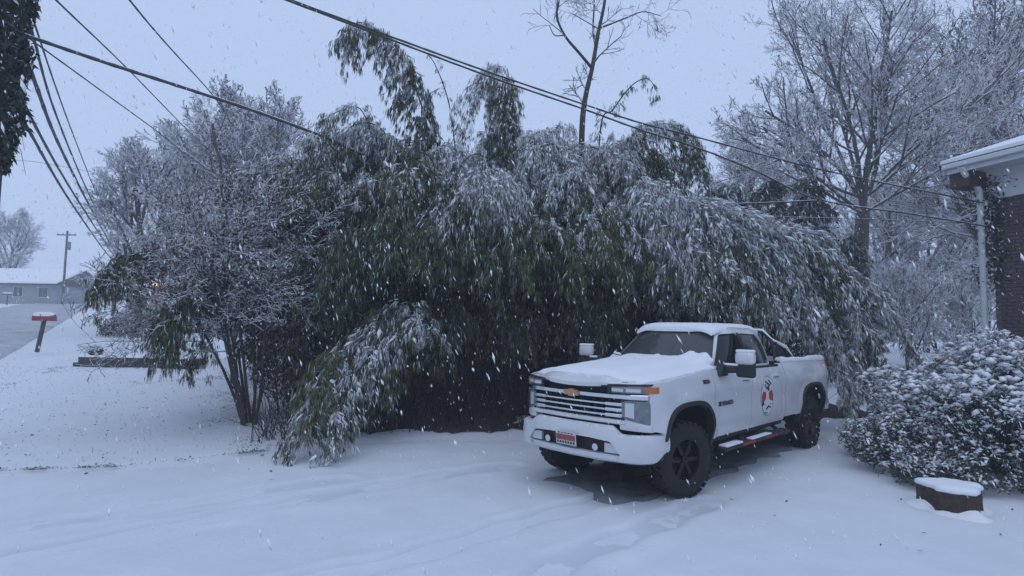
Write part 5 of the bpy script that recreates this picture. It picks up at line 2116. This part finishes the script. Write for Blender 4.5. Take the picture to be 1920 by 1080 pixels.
m = MB()
aa_ = np.linspace(0, 2 * math.pi, 41)
q_ = np.linspace(0, 1, 7)
T = np.array([[[math.cos(a) * (srad(a, 0) + .0 + .20 * k_), math.sin(a) * (srad(a, 0) + .20 * k_), .02 + .075 * (1 - k_) ** 1.6 * (1 + .35 * math.sin(3 * a) + .2 * math.sin(7 * a))] for k_ in q_] for a in aa_])
Bb = T.copy()
Bb[..., 2] = -.05
m.grid_solid(T, Bb)
m.build("snow_bank", M_SNOWT, st, 60)

# ---------------------------------------------------------------- low retaining wall and what stands left of the bamboo
rw = empty("retaining_wall", (-11, 17.1, .6))
tag(rw, "low dark timber retaining wall holding the upper snowy lawn", "wall")
M_TIMB = mat("dark_timber", (.045, .04, .042), .9, color2=(.085, .075, .075), nscale=5, bump=.6, bscale=18)
x0 = -12.85
for row in range(2):
    x = x0 + row * .15
    while x < -9.4:
        L = 1.85
        xm = x + L / 2
        m = MB()
        m.box((xm + 11, random.uniform(-.015, .015), float(terrain(xm, 16.9)) - .6 - .03 + .09 + row * .165), (L - .02, .17, .155), bevel=.012)
        m.build("timber", M_TIMB, rw)
        x += L
sn_ = MB()
X, K = np.meshgrid(np.linspace(-12.7, -9.1, 60), np.linspace(-1, 1, 8), indexing='ij')
zt = terrain(X, X * 0 + 16.9) - .6 + .30 + .045 * (1 - K ** 2) + .01 * wob(X * 5, K)
sn_.grid_solid(np.stack([X + 11, K * .085 + .01, zt], -1), np.stack([X + 11, K * .085 + .01, zt * 0 + (terrain(X, X * 0 + 16.9) - .6 + .285)], -1))
sn_.build("snow_cap", M_SNOWT, rw, 60)
# small snowy tuft on the wall
p = at(180, 655, 17.5)
tf = empty("garden_tuft", (p[0], p[1], float(terrain(p[0], p[1]))))
tag(tf, "small snowy tuft standing on the lawn above the wall's left end", "plant")
C = norm(rng.standard_normal((160, 3))) * [.16, .16, .16] + [0, 0, .12]
li = np.repeat(np.arange(160), 4)
V, Fq = leaf_quads(C[li], norm(rng.standard_normal((640, 3))), rng.uniform(.05, .1, 640), rng.uniform(.015, .03, 640))
o = obj("foliage", mesh_np("foliage", V, Fq, False, dict(snow=(C[li, 2] > .16) * .9, tint=rng.random(640))), M_SHRUB, tf)
o["kind"] = "stuff"

# mailboxes
M_MRED = mat("red_paint", (.30, .03, .045), .45, noise=.2, nscale=8)
M_MGREY = mat("grey_metal", (.14, .14, .15), .5)


def mailbox(base, lean, label, paint, sc=1.0, yaw=0.0):
    r = empty("mailbox", tuple(base), yaw)
    tag(r, label, "mailbox", "mailboxes by the road")
    m = MB()
    rot = Matrix.Rotation(lean, 3, 'Y')
    top = rot @ Vector((0, 0, 1.02))
    m.box(top * .5 + Vector((0, 0, -.05)), (.105, .105, 1.12), rot, .01)
    m.build("post", M_WOODP, r)
    m = MB()
    pr = [(-.09, 0), (.09, 0), (.09, .12), (.075, .165), (.04, .195), (0, .205), (-.04, .195), (-.075, .165), (-.09, .12)]
    m.prism([(top.y + y * sc, top.z + z * sc) for y, z in pr], 'x', top.x - .30 * sc, top.x + .30 * sc)
    b = m.build("box", paint, r)
    m = MB()
    m.prism([(top.y + y * sc * 1.04, top.z - .004 + z * sc * 1.04) for y, z in pr], 'x', top.x + .30 * sc, top.x + .315 * sc)
    m.build("door", paint, r)
    m = MB()
    m.box((top.x - .05, top.y - .098 * sc, top.z + .16), (.02, .008, .16))
    m.build("flag", M_MRED, r)
    X, K = np.meshgrid(np.linspace(-.315, .315, 16) * sc, np.linspace(-1, 1, 9), indexing='ij')
    zb = top.z + (.205 - .075 * np.abs(K) ** 2.4) * sc
    m = MB()
    m.grid_solid(np.stack([top.x + X, top.y + K * .085 * sc, zb + .075 * (1 - np.abs(K) ** 3) * (1 - (X / .33 / sc) ** 6) + .004], -1),
                 np.stack([top.x + X, top.y + K * .085 * sc, zb - .01], -1))
    m.build("snow", M_SNOWT, r, 60)
    return r


pb = at(70, 655, 20.5)
mailbox((pb[0], pb[1], pb[2]), .15, "red mailbox with a snow cap on a leaning post by the road", M_MRED, 1.15, .05)
pb = at(12, 583, 62)
mailbox((pb[0], pb[1], float(terrain(pb[0], pb[1]))), 0, "grey mailbox far off across the road", M_MGREY, 1.3, .4)

# hedge and lamp-lit house behind the bamboo tips on the left
def bushy(name, label, c, r, n, leafs, mt, snow_t, cat="hedge", thr=.55):
    root = empty(name, (c[0], c[1], float(terrain(c[0], c[1]))))
    tag(root, label, cat)
    d = norm(rng.standard_normal((n, 3)))
    d[:, 2] = np.abs(d[:, 2])
    C = d * np.array(r) * (.6 + .4 * rng.random((n, 1)) ** .4) * (1 + .12 * np.sin(d[:, :1] * 9) * np.cos(d[:, 1:2] * 8))
    V, Fq = leaf_quads(C, norm(rng.standard_normal((n, 3)) + d * .5), rng.uniform(*leafs, n), rng.uniform(leafs[0] * .35, leafs[1] * .4, n))
    o = obj("foliage", mesh_np("foliage", V, Fq, False, dict(snow=((C[:, 2] / r[2] + rng.normal(0, .2, n)) > thr) * snow_t, tint=rng.random(n))), mt, root)
    o["kind"] = "stuff"
    m = MB()
    for i in range(12):
        a = rng.uniform(0, 6.28)
        m.tube([(.1 * math.cos(a), .1 * math.sin(a), -.05), (r[0] * .4 * math.cos(a), r[1] * .4 * math.sin(a), r[2] * .75)], [.03, .01], 5)
    m.build("stems", M_BARK, root)["kind"] = "stuff"
    return root


bushy("roadside_hedge", "hazy brownish hedge beyond the upper lawn, under the hanging bamboo tips", (X_at(258, 29), 29), (1.5, 1.3, 1.3), 5000, (.08, .16), M_DEAD, .8)
bushy("roadside_hedge", "greyish hedge right of the brownish one, partly behind the dark green bamboo", (X_at(330, 31), 31), (1.8, 1.3, 1.5), 5000, (.08, .16), M_CONI, .9, thr=.35)


def far_house(name, label, px0, px1, Y, eave, ridge, wall_mat, depth=8, lit=False):
    x0, x1 = X_at(px0, Y), X_at(px1, Y)
    zg = float(min(terrain(x0, Y), terrain(x1, Y))) - .3
    r = empty(name, (x0, Y, zg))
    tag(r, label, "house")
    w = x1 - x0
    m = MB()
    m.box((w / 2, depth / 2, eave / 2), (w, depth, eave))
    m.build("wall", wall_mat, r)
    m = MB()
    m.prism([(-.6, eave - .05), (depth + .6, eave - .05), (depth / 2, ridge)], 'x', -.5, w + .5)
    m.build("roof", mat("shingle"), r)
    m = MB()
    m.prism([(-.65, eave + .03), (-.65, eave + .17), (depth / 2, ridge + .2), (depth + .65, eave + .17), (depth + .65, eave + .03), (depth / 2, ridge + .05)], 'x', -.5, w + .5)
    m.build("snow_on_roof", M_SNOWT, r)
    nwin = max(2, int(w / 2.6))
    for i in range(nwin):
        cx = w * (i + .5) / nwin
        if i == nwin // 2:
            m = MB()
            m.box((cx, -.03, 1.2), (1.0, .06, 2.1))
            d = m.build("door", mat("far_door", (.12, .10, .10), .6), r)
            m = MB()
            m.box((cx + .38, -.08, 1.15), (.05, .05, .12))
            m.build("handle", M_CHROME, d)
            continue
        m = MB()
        m.box((cx, -.03, 1.75), (1.15, .06, 1.25))
        f = m.build("window", M_TRIM, r)
        for q in (-1, 1):
            m = MB()
            m.box((cx + q * .27, -.065, 1.75), (.48, .02, 1.1))
            m.build("pane", mat("far_glass", (.05, .055, .065), .1), f)
    if lit:
        m = MB()
        m.box((w * .5, -.55, eave - .02), (w * .9, 1.3, .10))
        m.build("porch_roof", M_TRIM, r)
        for i, (t, L) in enumerate(lit):
            m = MB()
            m.box((w * t, -.95, eave - .17), (L, .14, .26), bevel=.04)
            m.build("porch_lamp", mat("warm_lamp", (1, .75, .4), .5, emit=(1.0, .60, .22), estr=6), r)
    return r


far_house("far_house", "long low house under snow across the road at the left edge", -130, 104, 68, 2.7, 4.7, mat("grey_siding", (.34, .34, .37), .8, noise=.2, nscale=1))
far_house("far_house", "house with warm porch lights glimpsed between the hanging bamboo tips", 236, 420, 46, 2.9, 4.8, mat("pale_siding", (.30, .30, .32), .8, noise=.2, nscale=1), 8,
          lit=((.20, .4), (.255, .6), (.345, 1.4)))

# distant car coming down the road, one headlight showing
cp = at(140, 566, 84)
car = empty("oncoming_car", (cp[0] - .4, 84, float(terrain(cp[0], 84)) + .02), math.radians(33))
tag(car, "tiny distant car coming down the road with headlights on", "car")
m = MB()
m.prism([(-2.1, .35), (2.1, .35), (2.15, .75), (1.9, .95), (1.2, 1.0), (-1.0, 1.0), (-2.0, .9), (-2.15, .7)], 'x', -.85, .85)
m.build("body", mat("car_grey", (.10, .10, .11), .4), car, 30)
m = MB()
m.prism([(-1.0, .98), (1.2, .98), (.7, 1.45), (-.6, 1.45)], 'x', -.72, .72)
m.build("cabin", M_BLACK, car, 30)
for y in (-1.3, 1.3):
    for x in (-.8, .8):
        m = MB()
        m.tube([(x - .1, y, .33), (x + .1, y, .33)], .33, 14)
        m.build("wheel", M_RUBBER, car)
for x in (-.62, .62):
    m = MB()
    m.box((x, -2.14, .72), (.32, .06, .16), bevel=.02)
    m.build("headlight", mat("headlight_on", (1, 1, 1), .3, emit=(.95, .97, 1.0), estr=2.2), car)

# ---------------------------------------------------------------- utility poles, ivy, cables
def pole(base, h, label, arms=True, r=.14):
    p = empty("utility_pole", tuple(base))
    tag(p, label, "utility pole", "utility poles along the road")
    m = MB()
    m.tube([(0, 0, -.2), (0, 0, h * .5), (0, 0, h)], [r, r * .85, r * .7], 12)
    m.build("shaft", M_WOODP, p, 40)
    if arms:
        m = MB()
        m.box((0, -.12, h - .5), (2.2, .1, .12))
        m.build("crossarm", M_WOODP, p)
        for x in (-1.0, -.4, .4, 1.0):
            m = MB()
            m.tube([(x, -.12, h - .44), (x, -.12, h - .26)], [.04, .03], 8)
            m.build("insulator", M_MGREY, p)
        m = MB()
        m.tube([(.28, 0, h - 2.2), (.28, 0, h - 1.3)], .2, 12)
        m.build("transformer", M_MGREY, p, 40)
    return p


q = at(4, 100, 9.0)
pole((q[0], q[1], float(terrain(q[0], q[1]))), 9.6, "utility pole wrapped in dark ivy at the left edge", False)
POLE1 = q.copy()
q2 = at(117, 568, 66)
pole((q2[0], q2[1], float(terrain(q2[0], q2[1]))), 8.6, "far utility pole across the road, faint in the falling snow")
q3 = at(214, 560, 44)
pole((q3[0], q3[1], float(terrain(q3[0], q3[1]))), 8.2, "utility pole behind the leftmost hanging bamboo tip where the bundled cables end", False)
iv = empty("ivy", (POLE1[0], POLE1[1], 4.3))
tag(iv, "dark ragged ivy hanging from the utility pole at the upper left edge", "ivy")
nI = 9000
zi = rng.random(nI)
zi = 4.35 + zi ** .85 * 5.0
ai = rng.uniform(0, 6.28, nI)
ri = (.16 + .26 * rng.random(nI) ** .6 * (.55 + .45 * np.sin(zi * 3.1 + ai) ** 2) * sstep(4.2, 5.4, zi))
P = np.stack([POLE1[0] + np.cos(ai) * ri, POLE1[1] + np.sin(ai) * ri, zi - .5 * (ri - .16)], 1)
V, Fq = leaf_quads(P, norm(rng.standard_normal((nI, 3)) * .6 + [0, 0, -1]), rng.uniform(.07, .15, nI), rng.uniform(.035, .07, nI))
o = obj("foliage", mesh_np("foliage", V - np.array(iv.location), Fq, False, dict(snow=(rng.random(nI) < .05) * .7, tint=rng.random(nI))), M_IVY, iv)
o["kind"] = "stuff"
m = MB()
for i in range(26):
    a = rng.uniform(0, 6.28)
    z = rng.uniform(4.8, 9)
    p0 = Vector((math.cos(a) * .15, math.sin(a) * .15, z - 4.3))
    m.tube([p0, p0 + Vector((math.cos(a) * .25, math.sin(a) * .2, -.05)), p0 + Vector((math.cos(a) * .36, math.sin(a) * .3, -.45))], [.008, .006, .003], 4)
m.build("tendrils", M_BARK, iv)["kind"] = "stuff"


def cable(pts, r, label, n=None):
    c = catmull(np.array([at(*p) for p in pts]), n or 10 * len(pts))
    V, Fq = culm_mesh(c, r, r, 6)
    o = obj("power_cable", mesh_np("power_cable", V, Fq, True), M_CABLE)
    tag(o, label, "cable", "overhead cables")
    return o


cable([(300, -95, 6.6), (545, 0, 7.8), (780, 86, 9.0), (925, 138, 9.6), (1090, 194, 10.3), (1200, 230, 10.7), (1310, 258, 11.0), (1540, 318, 11.6), (1842, 380, 11.95)], .016,
      "long black cable sagging from the top edge across to the house eave")
cable([(300, -88, 6.5), (545, 3, 7.7), (780, 92, 8.9), (925, 146, 9.5), (1090, 203, 10.2), (1200, 243, 10.6), (1310, 278, 10.9), (1420, 322, 11.3), (1535, 374, 11.6), (1700, 400, 11.8), (1850, 424, 11.9)], .016,
      "second black cable just under the long one, dropping lower to the house wall")
cable([(10, 52, 8.9), (45, 65, 9.0), (200, 118, 9.6), (350, 166, 10.2), (500, 216, 10.8), (620, 262, 11.3), (680, 290, 11.6)], .03,
      "thick grey service cable from the ivy-clad pole into the bamboo")
cable([(10, 40, 8.9), (45, 65, 9.0), (180, 163, 12), (290, 243, 16), (350, 290, 19), (430, 345, 24)], .014,
      "thin dark wire falling from the ivy-clad pole behind the small tree")
cable([(60, -50, 7), (105, 0, 8), (240, 130, 13), (370, 262, 20), (430, 312, 24)], .014,
      "left of the two thin wires slanting down from the top edge")
cable([(200, -60, 7), (243, 0, 8), (310, 80, 11), (400, 180, 16), (440, 240, 20)], .014,
      "right of the two thin wires slanting down from the top edge")
cable([(15, 170, 8.9), (60, 255, 12), (130, 375, 20), (190, 462, 36), (214, 492, 44)], .03, "lowest of the bundled cables running down to the road pole")
cable([(15, 120, 8.9), (50, 205, 11.5), (130, 350, 20), (195, 452, 36), (214, 480, 44)], .03, "second lowest of the bundled cables running down to the road pole")
cable([(15, 40, 8.9), (60, 140, 11), (110, 270, 17), (170, 390, 28), (214, 470, 44)], .038, "thickest of the bundled cables running down to the road pole")
cable([(30, -20, 9), (60, 60, 10), (105, 215, 15), (165, 360, 26), (214, 460, 44)], .024, "second highest of the bundled cables running down to the road pole")
cable([(35, -60, 9), (70, 60, 10.5), (125, 220, 16), (175, 350, 27), (214, 450, 44)], .016, "highest and thinnest of the bundled cables running down to the road pole")
cable([(1310, 384, 13.0), (1420, 381, 12.6), (1535, 376, 11.62)], .018, "short pale cable joining the lower house cable from the bamboo")
cable([(1390, 404, 16), (1520, 408, 15), (1660, 412, 14), (1850, 420, 12.4)], .010, "faint thin wire in front of the big tree's trunk")
cable([(-60, 300, 40), (0, 302, 40), (70, 304, 46), (214, 330, 60)], .016, "faint level wire at the left edge beyond the pole")

# ---------------------------------------------------------------- falling snow
nF = 19000
P = np.stack([rng.uniform(-12, 12, nF), rng.uniform(.9, 15, nF), rng.uniform(0.05, 9, nF)], 1)
k = (np.linalg.norm(P - np.array([0, 0, CAMZ]), axis=1) > 2.8) & ~in_truck(P, .1)
P = P[k]
nF = len(P)
sz = rng.lognormal(math.log(.0078), .42, (nF, 1)).clip(.003, .0115)
fall = norm(np.array([.36, -.1, -1.0]) + rng.normal(0, .14, (nF, 3)))
s1 = norm(np.cross(fall, rng.standard_normal((nF, 3))))
s2 = np.cross(fall, s1)
V, Fq = lump_np(P, fall * sz * rng.uniform(1.5, 3.2, (nF, 1)), s1 * sz * rng.uniform(.45, .9, (nF, 1)), s2 * sz * .5)
M_FLAKE = mat("snowflake", (.88, .90, .93), .9)
fl_ = obj("snowflakes", mesh_np("snowflakes", V, Fq), M_FLAKE)
tag(fl_, "wet snowflakes falling through the air", "snowflakes", kind="stuff")

# ---------------------------------------------------------------- the snowy air
hz = bpy.data.materials.new("snowy_air")
hz.use_nodes = True
N, L = hz.node_tree.nodes, hz.node_tree.links
N.clear()
ho = N.new("ShaderNodeOutputMaterial")
hv = N.new("ShaderNodeVolumePrincipled")
hv.inputs["Color"].default_value = (.93, .95, 1.0, 1)
hv.inputs["Density"].default_value = HAZE
hv.inputs["Anisotropy"].default_value = 0.0
L.new(hv.outputs[0], ho.inputs["Volume"])
m = MB()
m.box((0, 130, 12.5), (560, 420, 29))
h_ = m.build("haze", hz)
tag(h_, "pale bluish snowy air", "haze", kind="stuff")
